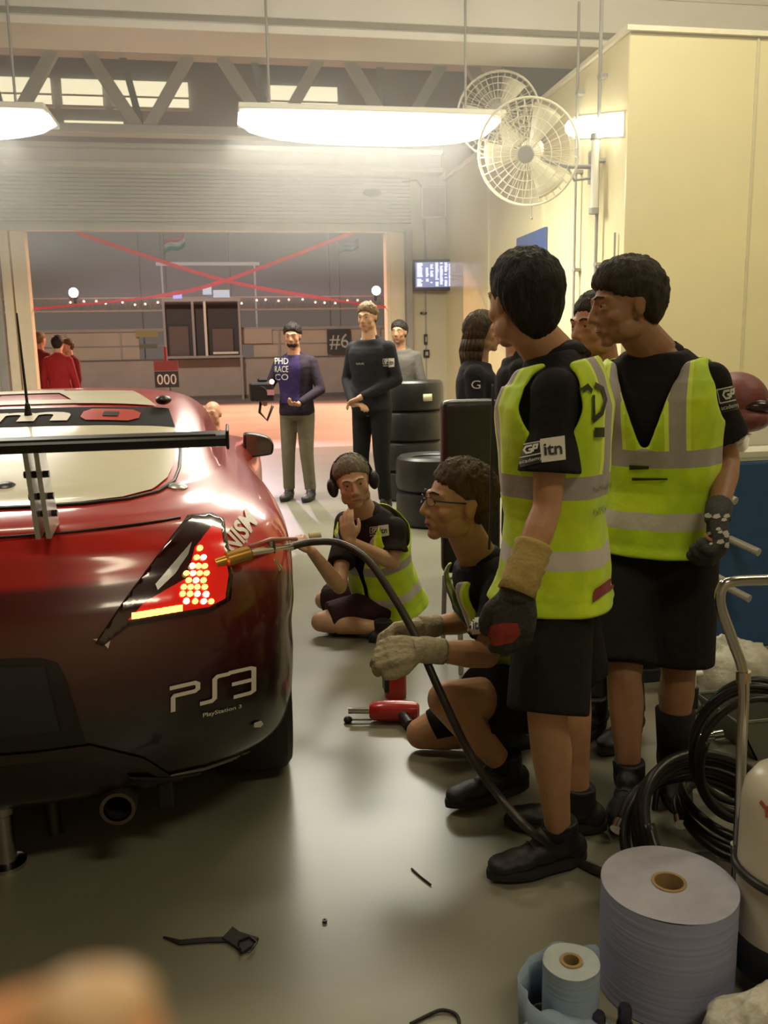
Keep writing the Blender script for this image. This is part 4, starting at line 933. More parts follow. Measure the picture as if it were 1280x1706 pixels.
def person(label, p, loc):
    """p: joints in world space. hip, sh (shoulder middle), neck, head, hF; hR, sR right vectors; arms/legs dicts"""
    t = root('person', label, 'person', loc); s = p['s']; R, F, T = tframe(p, 1)
    shl = {'R': p['sh']+p['sR']*.166*s-T*.026*s, 'L': p['sh']-p['sR']*.166*s-T*.026*s}
    hpl = {'R': p['hip']+p['hR']*.090*s-V((0, 0, .02)), 'L': p['hip']-p['hR']*.090*s-V((0, 0, .02))}
    for k, v in p.get('shoff', {}).items(): shl[k] = shl[k]+V(v)
    p['shl'] = shl; p['hpl'] = hpl
    sk = p['skin']; M = hframe(p['hF'], p.get('hroll', 0)); p['M'] = M; hs = p.get('hs', 1.0)*s**.4; p['hsz'] = hs
    g = G(); torso(g, p, -.012)
    g.limb([p['neck']-T*.03, p['head']+M @ V((0, -.022*hs, -.07*hs))], [.069*s, .060*s], 16)
    head(g, p['head'], M, hs, p.get('chin', 1), p.get('fat', 1))
    for k in 'RL':
        el, wr = p['arm'][k][:2]; pts, rr = arm_pts(shl[k], el, wr); g.limb(pts, [r*s*p.get('lt', 1) for r in rr], 14)
        h = p['arm'][k][2]
        if h: hand(g, wr, h[0], h[1], h[2]*(1), h[3] if len(h) > 3 else (.35, .5, .4), s*.98 if not p.get('gl', {}).get(k) else s*.85)
        kn, an = p['leg'][k][:2]; pts, rr = leg_pts(hpl[k], kn, an); g.limb(pts, [r*s*p.get('lt', 1) for r in rr], 16)
        toe = p['leg'][k][2]; td = V((toe[0], toe[1], 0)).normalized(); g.limb([an, an+td*.07*s-V((0, 0, .048))], [.034*s, .024*s], 10)
    body = obj('body', g, sk, t, vox=p.get('vox', .006), sm=2); p['body'] = body
    face(t, p['head'], M, hs, p.get('brow', H_br), glasses=p.get('glasses'))
    return t
def shirt(t, p, m, frac=.62, r=(.056, .066), low=-.06, collar=True, off=.008, name='shirt', vox=.0075, belly=0, cuff=None):
    s = p['s']; g = G(); torso(g, p, off, low, 1.12, 40, 30, belly=belly)
    for k in 'RL':
        a = p['shl'][k]; el = p['arm'][k][0]; wr = p['arm'][k][1]
        if frac <= 1: e = a.lerp(el, frac); g.ell(a, (r[0]*s,)*3); g.tube([a, a.lerp(e, .5), e], [r[0]*s, r[0]*s, r[1]*s], 20)
        else: g.limb([a, a.lerp(el, .5), el], [r[0]*s, .058*s, .050*s], 18); e = el.lerp(wr, frac-1); g.tube([el, el.lerp(e, .5), e], [.050*s, .047*s, .039*s], 18)
    o = obj(name, g, m, t, vox=vox, sm=3)
    if collar:
        R, F, T = tframe(p, 1.08); c = spine(p, 1.10); g = G(); n = 40; vs = []
        for j, (h, rr) in enumerate([(-.012, .082), (.018, .070), (.034, .066), (.020, .082), (-.006, .096)]):
            for k in range(n+1):
                a = PI/2+.28+(2*PI-.56)*k/n; fr = sstep(-.2, 1, math.sin(a)); vs.append(c+R*math.cos(a)*rr*s+F*(math.sin(a)*rr+.004)*s+T*(h-.045*fr)*s)
        g.add(vs, [(j*(n+1)+k, j*(n+1)+k+1, (j+1)*(n+1)+k+1, (j+1)*(n+1)+k) for j in range(4) for k in range(n)]); obj('collar', g, m, o, smooth=True, solid=.004, normals=False)
    return o
def shorts(t, p, m, frac=.92, r=(.10, .092), top=.12, name='shorts', vox=.008, rr_low=.085):
    s = p['s']; g = G(); torso(g, p, .012, -.13, top, 36, 14)
    for k in 'RL':
        a = p['hpl'][k]; kn = p['leg'][k][0]; an = p['leg'][k][1]
        if frac <= 1.0: e = a.lerp(kn, frac); g.ell(a, (r[0]*s,)*3); g.tube([a, a.lerp(e, .5), e], [r[0]*s, (r[0]+r[1])/2*s, r[1]*s], 22)
        else: g.limb([a, kn], [r[0]*s, .072*s], 18); g.limb([kn, kn.lerp(an, .5)], [.072*s, .064*s], 18); g.tube([kn.lerp(an, .5), kn.lerp(an, .97)], [.064*s, .060*s], 18)
    return obj(name, g, m, t, vox=vox, sm=3)
def glove(t, p, k, m, cuff=None, mc=None, s=None, label=None, inf=.003):
    el, wr, h = p['arm'][k][:3]; s = s or p['s']; g = G(); hand(g, wr, h[0], h[1], h[2], h[3] if len(h) > 3 else (.35, .5, .4), s, inf)
    d = (wr-el).normalized(); g.tube([wr-d*.045*s, wr, wr+unit(h[0])*.02], [.036*s, .034*s, .034*s], 16)
    return obj('glove', g, m, t, vox=.004, sm=2, label=label)
def sock(t, p, k, m, f0=.80, f1=1.0, r=(.047, .042), name='sock'):
    kn, an = p['leg'][k][:2]; g = G(); a = kn.lerp(an, f0); b = kn.lerp(an, f1); s = p['s']; g.tube([a, a.lerp(b, .5), b], [r[0]*s, (r[0]+r[1])/2*s, r[1]*s], 18); return obj(name, g, m, t, smooth=True)
m_patchk = mat('patch_black', (.02, .02, .02), .6, var=0); m_patchw = mat('patch_white', (.72, .70, .62), .6, var=0); m_ink = mat('vest_print', (.03, .035, .01), .6, var=0)
def patches(o, blk=None, wht=None):
    T_ = bvh(o)
    if blk:
        d = decal_px('sleeve_badge', T_, poly2d([(0, 0), (1, 0), (1, 1), (0, 1)]), blk, m_patchk, o, .002, .2)
        fr = stroke_unit([[(0, .42), (0, .98), (.98, .98), (.98, .42), (0, .42)]], .05, 1.0); decal_px('sleeve_badge', T_, fr, blk, m_patchw, o, .004, .2, label='white outline on the badge')
        ic = stroke_unit([[(.62, .86), (.35, .86), (.25, .72), (.35, .56), (.55, .56), (.60, .70), (.45, .70)], [(.62, .56), (.70, .86), (.85, .86), (.80, .70), (.66, .70)]], .09, 1.0); decal_px('sleeve_badge', T_, ic, blk, m_patchw, o, .0045, .2, label='white emblem')
        q = [[blk[0][0]*(1-a)*1+blk[3][0]*a, blk[0][1]*(1-a)+blk[3][1]*a] for a in (.08, .30)]; r_ = [[blk[1][0]*(1-a)+blk[2][0]*a, blk[1][1]*(1-a)+blk[2][1]*a] for a in (.08, .30)]
        decal_px('sleeve_badge', T_, text2d('academy'), [q[0], r_[0], r_[1], q[1]], m_patchw, o, .004, .2, label='small white lettering')
    if wht:
        decal_px('sleeve_patch', T_, poly2d([(0, 0), (1, 0), (1, 1), (0, 1)]), wht, m_patchw, o, .003, .2, label='white sleeve patch')
        c = [sum(q[0] for q in wht)/4, sum(q[1] for q in wht)/4]; q = [[c[0]+(a[0]-c[0])*.72, c[1]+(a[1]-c[1])*.5] for a in wht]
        decal_px('sleeve_patch', T_, text2d('itn', bold=.02), q, m_patchk, o, .006, .2, label='dark lettering on the patch')
SQUIG = stroke_unit([[(k/24, .5+(.42 if k % 2 else -.42)*(1 if k % 5 else .2)) for k in range(25)]], .10, 5)
def mk(**k):
    k.setdefault('s', 1.0); k['hR'] = unit(k['hR']); k['sR'] = unit(k.get('sR', k['hR'])); return k
def rightof(F): return unit(V((F[0], F[1], 0)).cross(UP))
# ---------------------------------------------------------------- near man seen from behind, arm hanging (A)
F = unit((-.93, .37, 0)); R = rightof(F)
A = mk(s=.97, hip=P(926, 965, 2.22), sh=P(932, 632, 2.22), hR=R, sR=rightof((-.90, .44, 0)), skin=SK1, vox=.006, brow=H_dark)
A['neck'] = A['sh']+F*.02+V((0, 0, .085)); A['head'] = P(870, 503, 2.22); A['hF'] = unit((-.34, .94, -.05)); A['hs'] = 1.0
A['arm'] = {'L': (P(912, 845, 2.04), P(862, 985, 1.98), ((-.10, -.02, -1), (.2, .9, 0), -1, (.3, .5, .4))), 'R': (P(960, 800, 2.40), P(905, 905, 2.46), ((-.5, 0, -1), (0, -1, 0), 1, (.3, .4, .3)))}
A['leg'] = {'L': (P(912, 1195, 2.04), Fl(931, 1392, .10), (-1, -.12)), 'R': (P(955, 1130, 2.32), Fl(962, 1335, .10), (-.9, .3))}
A['gl'] = {'L': 1, 'R': 1}
tA = person('dark haired man in lime safety vest seen from behind, wearing a long gauntlet glove', A, (.80, 2.15, 0))
shA = shirt(tA, A, m_blackcloth, .70, (.062, .084)); shorts(tA, A, m_blackshort, .96, (.108, .112))
hair(tA, A['head'], A['M'], A['hsz'], H_dark, .018, .055, -.03, -.128, seed=3, messy=.25, nape=.9)
vA = vest(tA, A, hivis('hi_vis_a', (.13, .22), (.46, .57)), -.09, off=.036, nz=.012)
TA = bvh(vA)
decal_px('vest_print', TA, stroke_unit([[(.05, .72), (.10, .88), (.30, .95), (.45, .86)], [(.55, .98), (.85, .90), (.95, .72), (.80, .50), (.45, .36)], [(.05, .60), (.12, .50)], [(.5, .80), (.5, .36)]], .10, 1.0), [(966, 735), (1010, 735), (1008, 640), (964, 640)], m_ink, vA, .006, .1)
decal_px('vest_print', TA, poly2d([(0, 0), (1, 0), (1, 1), (0, 1)]), [(988, 728), (1004, 728), (1004, 712), (988, 712)], m_ink, vA, .006, .2)
for a in (((985, 822), (1016, 812), (1016, 802), (985, 812)), ((985, 862), (1018, 848), (1018, 834), (985, 848))): decal_px('vest_print', TA, SQUIG, a, m_ink, vA, .006, .2)
decal_px('vest_print', TA, poly2d([(0, 0), (1, 0), (1, 1), (0, 1)]), [(985, 1004), (1030, 972), (1032, 950), (988, 982)], mat('maroon_print', (.25, .04, .05), .6), vA, .006, .2)
patches(shA, [(868, 779), (905, 770), (902, 735), (866, 742)], [(903, 771), (942, 766), (940, 726), (901, 732)])
m_gdk = mat('dark_grey_glove', (.035, .032, .026), .75, bump=.3, bs=90); m_gred = mat('red_glove_back', (.30, .03, .02), .7, bump=.2); m_gtl = fabric('tan_gauntlet', (.42, .30, .10), .7, .5, 30)
gA = glove(tA, A, 'L', m_gdk, inf=.008, s=1.12)
el, wr = A['arm']['L'][:2]; d = (wr-el).normalized(); g = G(); pts = [el.lerp(wr, f) for f in (.42, .46, .52, .58, .66, .70, .78, .86, .92, 1.02)]; g.tube(pts, [.042, .050, .045, .049, .045, .050, .046, .050, .046, .049], 24); obj('gauntlet_cuff', g, m_gtl, gA, smooth=True, label='tan gauntlet cuff')
decal_px('glove_back', bvh(gA), poly2d([(0, .2), (.3, 0), (.8, .05), (1, .4), (.95, .9), (.5, 1), (.1, .9)]), [(808, 1078), (868, 1070), (866, 1034), (812, 1040)], m_gred, gA, .002, .1, label='red pad on the glove back')
glove(tA, A, 'R', m_gdk)
for k in 'LR':
    shoe(tA, A['leg'][k][1], A['leg'][k][2], m_shoe, m_sole, 1.02); sock(tA, A, k, m_blackcloth, .90, 1.02, (.048, .046))
g = G(); b = A['sh']+unit((-.93, .37, 0))*.15; g.tube(spline([P(822, 640, 2.05), P(821, 700, 2.03), P(819, 780, 2.02), P(818, 860, 2.03), P(815, 915, 2.05)], 6), .0035, 6); obj('headset_cord', g, m_dark, tA, smooth=True)
# ---------------------------------------------------------------- man on the right (B)
F = unit((-.62, -.78, 0)); R = rightof(F)
B = mk(s=.99, hip=P(1092, 902, 2.62), sh=P(1093, 622, 2.60), hR=R, skin=SK2, vox=.005, brow=H_br, lt=1.03)
B['neck'] = B['sh']+V((-.01, -.01, .09)); B['head'] = P(1042, 508, 2.56); B['hF'] = unit((-.97, .02, -.13)); B['hs'] = 1.05
B['arm'] = {'L': (P(1213, 770, 2.56), P(1196, 858, 2.34), ((-.05, -.35, -1), (-.6, .3, 0), 1, (.7, .8, .5))), 'R': (P(1015, 770, 2.80), P(990, 850, 2.70), ((-.3, -.4, -1), (.3, .8, 0), -1))}
B['leg'] = {'R': (P(1040, 1130, 2.50), Fl(1048, 1292, .10), (-.55, -.83)), 'L': (P(1130, 1125, 2.52), Fl(1120, 1262, .10), (-.35, -.95))}
B['gl'] = {'L': 1, 'R': 1}
tB = person('man in lime vest at the right, head turned left in profile, gloved left hand lowered', B, (1.2, 2.5, 0))
shB = shirt(tB, B, m_blackcloth, .66, (.062, .082)); shorts(tB, B, m_blackshort, .90, (.115, .115))
hair(tB, B['head'], B['M'], B['hsz'], H_br, .020, .052, -.008, -.085, seed=8, fringe=.010, messy=.5, nape=.8)
vB = vest(tB, B, hivis('hi_vis_b', (.14, .24), (.50, .60)), -.02, off=.036, openv=(.56, .36), nz=.012)
TB = bvh(vB)
decal_px('vest_print', TB, text2d('garage crew'), [(1062, 793), (1108, 793), (1108, 778), (1062, 778)], m_ink, vB, .006, .1) if 0 else None
for a in (((1050, 782), (1082, 782), (1082, 774), (1050, 774)), ((1054, 800), (1112, 800), (1112, 795), (1054, 795))): decal_px('vest_print', TB, poly2d([(0, 0), (1, .2), (1, .8), (0, 1)]), a, m_ink, vB, .006, .1)
patches(shB, [(1203, 688), (1232, 682), (1224, 642), (1194, 648)])
m_gwb = mat('black_white_glove', (.04, .04, .04), .7, bump=.3); m_gw = mat('white_glove_print', (.55, .53, .46), .6)
gB = glove(tB, B, 'L', m_gwb, inf=.007, s=1.14); TG = bvh(gB); random.seed(4)
for k in range(16):
    x = 1168+random.uniform(0, 42); y = 850+random.uniform(0, 66); r = random.uniform(5, 9); decal_px('glove_print', TG, poly2d([(0, .2), (.5, 0), (1, .3), (.8, 1), (.2, .8)]), [(x, y+r), (x+r*1.5, y+r), (x+r*1.5, y), (x, y)], m_gw, gB, .002, .3)
el, wr = B['arm']['L'][:2]; g = G(); g.tube([el.lerp(wr, f) for f in (.84, .92, .99)], [.037, .036, .037], 20); obj('wrist_strap', g, m_gwb, gB, smooth=True)
glove(tB, B, 'R', m_gwb)
for k in 'LR': shoe(tB, B['leg'][k][1], B['leg'][k][2], m_shoe, m_sole, 1.02)
sock(tB, B, 'R', m_blackcloth, .86, 1.02, (.050, .047)); sock(tB, B, 'L', m_blackcloth, .42, 1.02, (.066, .047))
# ---------------------------------------------------------------- bearded man with headset behind him (E)
F = unit((-.80, -.60, 0)); R = rightof(F)
E_ = mk(s=.97, hip=P(1012, 900, 3.15), sh=P(1010, 640, 3.12), hR=R, skin=SK4, vox=.006, brow=H_br)
E_['neck'] = E_['sh']+V((-.02, 0, .085)); E_['head'] = P(993, 545, 3.08); E_['hF'] = unit((-.92, -.38, -.05))
E_['arm'] = {'L': (P(1075, 770, 3.1), P(1040, 880, 3.0), ((-.3, -.2, -1), (0, 1, 0), 1)), 'R': (P(950, 770, 3.3), P(950, 870, 3.2), ((-.3, -.2, -1), (0, 1, 0), -1))}
E_['leg'] = {'R': (P(985, 1050, 3.25), Fl(990, 1180, .10), (-.8, -.6)), 'L': (P(1040, 1050, 3.1), Fl(1050, 1190, .10), (-.8, -.6))}
tE = person('man with a headset microphone almost hidden behind the man at right', E_, (1.2, 3.1, 0))
shirt(tE, E_, m_blackcloth, .62); shorts(tE, E_, m_blackshort, 1.97); hair(tE, E_['head'], E_['M'], E_['hsz'], H_br, .016, .058, -.01, -.08, seed=5, nape=.5)
vest(tE, E_, hivis('hi_vis_e', (.14, .24), (.50, .61)), -.10, off=.036)
for k in 'LR': shoe(tE, E_['leg'][k][1], E_['leg'][k][2], m_shoe, m_sole, 1)
L = lambda p, x, y, z: p['head']+p['M'] @ V((x*p['hsz'], y*p['hsz'], z*p['hsz']))
g = G(); g.tube(spline([L(E_, .09, 0, -.02), L(E_, .085, .05, -.06), L(E_, .05, .105, -.07)], 5), .003, 6); g.ell(L(E_, .038, .112, -.068), (.012, .012, .010)); obj('microphone', g, m_dark, tE, smooth=True)
g = G(); g.ell(L(E_, .092, -.01, -.01), (.03, .03, .035)); g.ell(L(E_, -.092, -.01, -.01), (.03, .03, .035)); g.tube([L(E_, .095*math.cos(a), -.01, .03+.105*math.sin(a)) for a in [PI*k/12 for k in range(13)]], .007, 8); obj('headset', g, m_dark, tE, smooth=True)
g = G(); g.ell(L(E_, 0, .066, -.088), (.032, .034, .024), E_['M']); obj('beard', g, H_br, tE, smooth=True)
# ---------------------------------------------------------------- crouching man with glasses (C)
F = unit((-.98, .05, 0)); R = rightof(F)
Cc = mk(s=.98, hip=P(893, 1140, 2.80), sh=P(806, 958, 2.76), hR=R, sR=rightof((-.97, .02, 0)), skin=SK1, vox=.005, brow=H_br, glasses=1, fat=1.06, lt=1.08)
Cc['neck'] = Cc['sh']+V((-.03, 0, .078)); Cc['head'] = P(762, 838, 2.70); Cc['hF'] = unit((-.97, -.14, .10)); Cc['hs'] = 1.08; Cc['bend'] = V((.03, 0, .01))
Cc['arm'] = {'L': (P(812, 1092, 2.50), P(700, 1082, 2.46), ((-1, .05, -.02), (0, .6, -.6), 1, (.45, .8, .6))), 'R': (P(786, 1035, 2.98), P(698, 1046, 2.86), ((-1, -.05, .0), (0, -.5, -.7), -1, (.4, .7, .6)))}
Cc['leg'] = {'L': (P(742, 1165, 2.50), Fl(842, 1278, .11), (-1, -.25)), 'R': (Fl(702, 1222, .065), Fl(838, 1226, .06), (1, .3))}
Cc['gl'] = {'L': 1, 'R': 1}
tC = person('crouching man with glasses and curly brown hair looking up in profile, wearing pale gloves', Cc, (.85, 2.75, 0))
shC = shirt(tC, Cc, m_blackcloth, .74, (.062, .080), belly=.06); shorts(tC, Cc, m_blackshort, .66, (.118, .118))
hair(tC, Cc['head'], Cc['M'], Cc['hsz'], H_cur, .019, .062, -.006, -.075, seed=12, messy=.9, nape=.5)
vC = vest(tC, Cc, hivis('hi_vis_c', (.14, .24), (.50, .61)), -.10, belly=.1, off=.036, openv=(.5, .3), wide_open=.085, arm=(.166, .142))
patches(shC, [(762, 1058), (788, 1056), (788, 1022), (762, 1024)], [(787, 1056), (808, 1054), (808, 1028), (787, 1030)])
m_pale = fabric('pale_work_glove', (.40, .34, .23), .85, .5, 60)
for k in 'LR':
    gl = glove(tC, Cc, k, m_pale, inf=.006, s=1.08)
    el, wr = Cc['arm'][k][:2]; g = G(); g.tube([el.lerp(wr, f) for f in (.66, .72, .8, .9, 1.0)], [.040, .041, .040, .042, .040], 20); obj('cuff', g, m_pale, gl, smooth=True)
    shoe(tC, Cc['leg'][k][1], Cc['leg'][k][2], m_shoe, m_sole, 1.03, tilt=0 if k == 'L' else 0)
sock(tC, Cc, 'L', m_blackcloth, .86, 1.02, (.052, .048))
kn, an = Cc['leg']['R'][:2]; hp_ = Cc['hpl']['R']; g = G(); g.tube([kn.lerp(hp_, f) for f in (.12, .2, .3, .36)], [.066, .071, .073, .076], 22); obj('knee_pad', g, m_blackcloth, tC, smooth=True)
# ---------------------------------------------------------------- kneeling man with ear defenders (D)
F = unit((-.72, -.69, 0)); R = rightof(F)
D = mk(s=.98, hip=P(648, 992, 4.50), sh=P(614, 868, 4.38), hR=R, skin=SK3, vox=.006, brow=H_grey, fat=1.04)
D['neck'] = D['sh']+V((-.03, -.03, .070)); D['head'] = P(588, 803, 4.24); D['hF'] = unit((-.06, -.99, -.10)); D['hroll'] = math.radians(10); D['hs'] = 1.06
D['arm'] = {'L': (P(655, 938, 4.22), P(583, 902, 4.08), ((-.15, .0, 1), (.3, .9, 0), -1, (.3, .4, .3))), 'R': (P(566, 978, 4.22), P(519, 918, 4.05), ((-.5, -.2, .8), (-.3, .2, -.5), 1, (.9, .9, .5)))}
D['leg'] = {'L': (Fl(535, 1036, .075), Fl(640, 1048, .06), (1, .2)), 'R': (Fl(540, 1000, .075), Fl(640, 1010, .06), (1, .2))}
tD = person('grey haired man in lime vest and ear defenders kneeling on the floor, facing camera', D, (.6, 4.4, 0))
shD = shirt(tD, D, fabric('dark_plum_shirt', (.020, .013, .014)), .66, (.060, .078), belly=.08); shorts(tD, D, fabric('plum_shorts', (.035, .014, .016)), .90, (.115, .098))
hair(tD, D['head'], D['M'], D['hsz'], H_grey, .016, .060, -.012, -.07, seed=21, messy=.7)
vest(tD, D, hivis('hi_vis_d', (.10, .20), (.50, .60)), -.12, belly=.14, off=.036, openv=(.48, .40), wide_open=.012, arm=(.160, .138))
patches(shD, [(617, 896), (630, 895), (630, 877), (617, 878)], [(630, 895), (649, 892), (648, 874), (630, 876)])
g = G()
for q in (-1, 1): g.ell(L(D, q*.098, -.005, -.01), (.026*1.1, .040, .050), D['M'])
g.tube([L(D, .098*math.cos(a), -.01, .01+.125*math.sin(a)) for a in [PI*k/14 for k in range(15)]], .008, 8); obj('ear_defenders', g, mat('ear_defender_black', (.015, .014, .016), .4), tD, smooth=True)
for k in 'LR': shoe(tD, D['leg'][k][1], D['leg'][k][2], m_shoe, m_sole, .98)
g = G(); c = P(525, 893, 3.98); 
g.tube([P(515, 894, 4.0), P(535, 892, 4.0)], .020, 14); obj('glove_cuff', g, mat('cream_cuff', (.62, .52, .32), .8), tD, smooth=40)
# ---------------------------------------------------------------- people further back
def standing(label, px, Y, ht, F, skin, hairmat, top, legs, sk='long', arms=None, feet=None, hF=None, vox=.010, hairk=None, dx=0, shoes=None, body=None, low=-.06, nk=None, zb=0):
    s = ht/1.78; F = unit(F); R = rightof(F); base = P(px, 600, Y); x, y = base.x, base.y
    p = mk(s=s, hip=V((x, y, .90*s+zb)), sh=V((x, y, 1.42*s+zb)), hR=R, skin=skin, vox=vox, brow=hairmat)
    p['neck'] = p['sh']+F*.02+V((0, 0, .08*s)); p['head'] = V((x, y, 1.655*s+zb))+F*.05; p['hF'] = unit(hF or F)
    a0 = {'L': (p['sh']-R*.24*s+V((0, 0, -.30*s)), p['sh']-R*.26*s+F*.08+V((0, 0, -.55*s)), ((0, 0, -1), R, 1)), 'R': (p['sh']+R*.24*s+V((0, 0, -.30*s)), p['sh']+R*.26*s+F*.08+V((0, 0, -.55*s)), ((0, 0, -1), -R, -1))}
    if arms: a0.update(arms(p, F, R))
    p['arm'] = a0
    fx = feet or ((.0, .0), (.0, .0))
    p['leg'] = {k: (V((x, y, .49*s+zb))+q*R*.10*s+F*.03, V((x, y, .095+zb))+q*R*.12*s+F*f[0]+R*f[1], F[:2] if f == (0, 0) else F[:2]) for k, q, f in (('R', 1, fx[0]), ('L', -1, fx[1]))}
    t = person(label, p, (x, y, 0)); sh = shirt(t, p, top, 1.94 if sk == 'long' else .62, (.070, .066), low=low, collar=(sk != 'hood'), off=.016 if sk == 'long' else .008, vox=.012, name='jacket' if sk == 'long' else 'shirt')
    shorts(t, p, legs, 1.97, (.098, .092), name='trousers', vox=.012)
    if hairmat: hair(t, p['head'], p['M'], p['hsz'], hairmat, **(hairk or dict(thick=.017, front=.055, side=-.01, back=-.085, messy=.6, nape=.5)))
    for k in 'LR': shoe(t, p['leg'][k][1], p['leg'][k][2], shoes or m_shoe, m_sole, s)
    return t, p, sh
m_purple = fabric('purple_sweater', (.040, .024, .10)); m_navyj = fabric('dark_plum_jacket', (.030, .020, .034)); m_khaki = fabric('khaki_trousers', (.17, .145, .10))
def armsF(p, F, R):
    return {'R': (p['sh']+R*.28+F*.05+V((0, 0, -.27)), p['sh']+R*.20+F*.30+V((0, 0, -.36)), (F-R*.2, (0, 0, -1), 1, (.8, .8, .5))), 'L': (p['sh']-R*.27+F*.02+V((0, 0, -.29)), p['sh']-R*.12+F*.26+V((0, 0, -.42)), (F+R*.5, (0, 0, 1), -1, (.6, .6, .4)))}
tF, pF, shF = standing('man in purple sweater and khaki trousers standing and holding a video camera', 492, 8.8, 1.76, (-.45, -.89, 0), SK4, H_dark, m_navyj, m_khaki, arms=armsF, vox=.009, shoes=mat('black_white_trainer', (.05, .05, .05), .5), hF=(-.25, -.95, -.12))
TF = bvh(shF)
decal_px('sweater_front', TF, poly2d([(.1, 0), (.95, 0), (1, .6), (.8, 1), (.2, 1), (0, .6)]), [(460, 672), (500, 672), (504, 584), (458, 584)], m_purple, shF, .004, .1, label='purple sweater front')
for i, s_ in enumerate(('PHD', 'RACE', 'CO')): decal_px('sweater_lettering', TF, text2d(s_), [(459, 607+i*13), (481, 607+i*13), (481, 597+i*13), (459, 597+i*13)], m_patchw, shF, .008, .2)
g = G(); g.ell(pF['head']+pF['M'] @ V((0, .045, -.075)), (.052, .052, .035), pF['M']); obj('beard', g, H_dark, tF, smooth=True)
c = P(438, 652, 8.55); vc = root('video_camera', 'black shoulder video camera with a red tally light held by the purple sweater man', 'camera', c-V((0, 0, .1)))
g = G(); g.box((c.x-.13, c.y-.16, c.z-.09), (c.x+.10, c.y+.14, c.z+.09)); g.box((c.x-.05, c.y-.05, c.z+.09), (c.x+.05, c.y+.1, c.z+.13)); obj('body', g, m_dark, vc, bevel=.02)
g = G(); g.cyl((c.x-.02, c.y-.16, c.z), (c.x-.04, c.y-.30, c.z-.01), .055, .07, 20); obj('lens', g, m_dark, vc, smooth=40)
g = G(); g.ell(P(453, 636, 8.36), (.024, .02, .024)); obj('tally_light', g, mat('tally_red', (1, .3, .3), .4, emit=(1, .35, .30), es=3, var=0), vc, smooth=True)
g = G(); g.tube([c+V((-.02, 0, -.08)), c+V((-.04, 0, -.2)), c+V((.03, 0, -.28)), c+V((.09, 0, -.14))], .014, 8); obj('strap', g, m_dark, vc, smooth=True)
g = G(); g.box((c.x+.02, c.y-.18, c.z-.03), (c.x+.1, c.y-.16, c.z+.02)); obj('side_screen', g, mat('lcd', (.3, .12, .12), .3, emit=(.8, .3, .3), es=.3, var=0), vc)
def armsG(p, F, R):
    return {'L': (p['sh']-R*.27+V((0, 0, -.31)), p['sh']-R*.02+F*.26+V((0, 0, -.46)), (R*.9+F*.2-UP*.3, (0, 0, -1), -1, (.4, .5, .4))), 'R': (p['sh']+R*.26+V((0, 0, -.31)), p['sh']+R*.06+F*.24+V((0, 0, -.52)), (-R+F*.1, (0, 0, -1), 1, (.4, .5, .4)))}
m_blkj = fabric('dark_navy_jacket', (.018, .018, .022))
tG, pG, shG = standing('tall fair haired man in dark jacket with hands clasped before the tyres', 618, 8.0, 1.91, (-.62, -.78, 0), SK3, H_lt, m_blkj, fabric('black_trousers', (.012, .011, .011)), arms=armsG, vox=.009, hF=(-.55, -.83, -.1))
patches(shG, [(638, 612), (648, 612), (648, 597), (638, 598)], [(648, 612), (657, 611), (657, 597), (648, 597)])
decal_px('chest_lettering', bvh(shG), SQUIG, [(594, 608), (607, 608), (607, 604), (594, 604)], m_patchw, shG, .006, .2)
standing('man in grey hoodie half hidden behind the tall man in dark jacket', 668, 9.5, 1.80, (-.5, -.85, 0), SK2, H_dark, fabric('grey_hoodie', (.10, .092, .08)), fabric('black_trousers', (.012, .011, .011)), vox=.011)
tI, pI, shI = standing('woman with shoulder length brown hair in dark jacket, facing right', 792, 5.2, 1.68, (.93, -.25, 0), SK3, hairm('brown_long_hair', (.065, .042, .022)), fabric('dark_blue_jacket', (.022, .022, .030)), fabric('black_trousers', (.012, .011, .011)), vox=.008, hairk=dict(thick=.020, front=.070, side=-.06, back=-.08, long=.20, messy=.3, seed=4))
decal_px('sleeve_lettering', bvh(shI), text2d('G'), [(786, 648), (800, 648), (800, 634), (786, 634)], m_patchw, shI, .006, .2)
tJ, pJ, shJ = standing('person in black jacket mostly hidden behind the dark haired man in the vest', 868, 4.6, 1.72, (-.85, .3, 0), SK1, H_dark, m_blackcloth, fabric('black_trousers', (.012, .011, .011)), vox=.010)
red = fabric('red_overalls', (.30, .022, .030)); redd = fabric('dark_red_overalls', (.16, .02, .03))
standing('person in red overalls with dark hair seen from behind outside the doorway', 97, 14.9, 1.84, (.2, .97, 0), SK3, H_dark, red, red, vox=.014, hairk=dict(thick=.018, back=-.10, side=-.03, nape=.8))
standing('person in red overalls half hidden by the left door jamb', 66, 15.6, 1.92, (.5, .8, 0), SK4, H_lt, redd, redd, vox=.014)
standing('person in red overalls at the right of the red group outside', 118, 15.6, 1.80, (-.7, -.5, 0), SK4, H_cur, redd, redd, vox=.014)
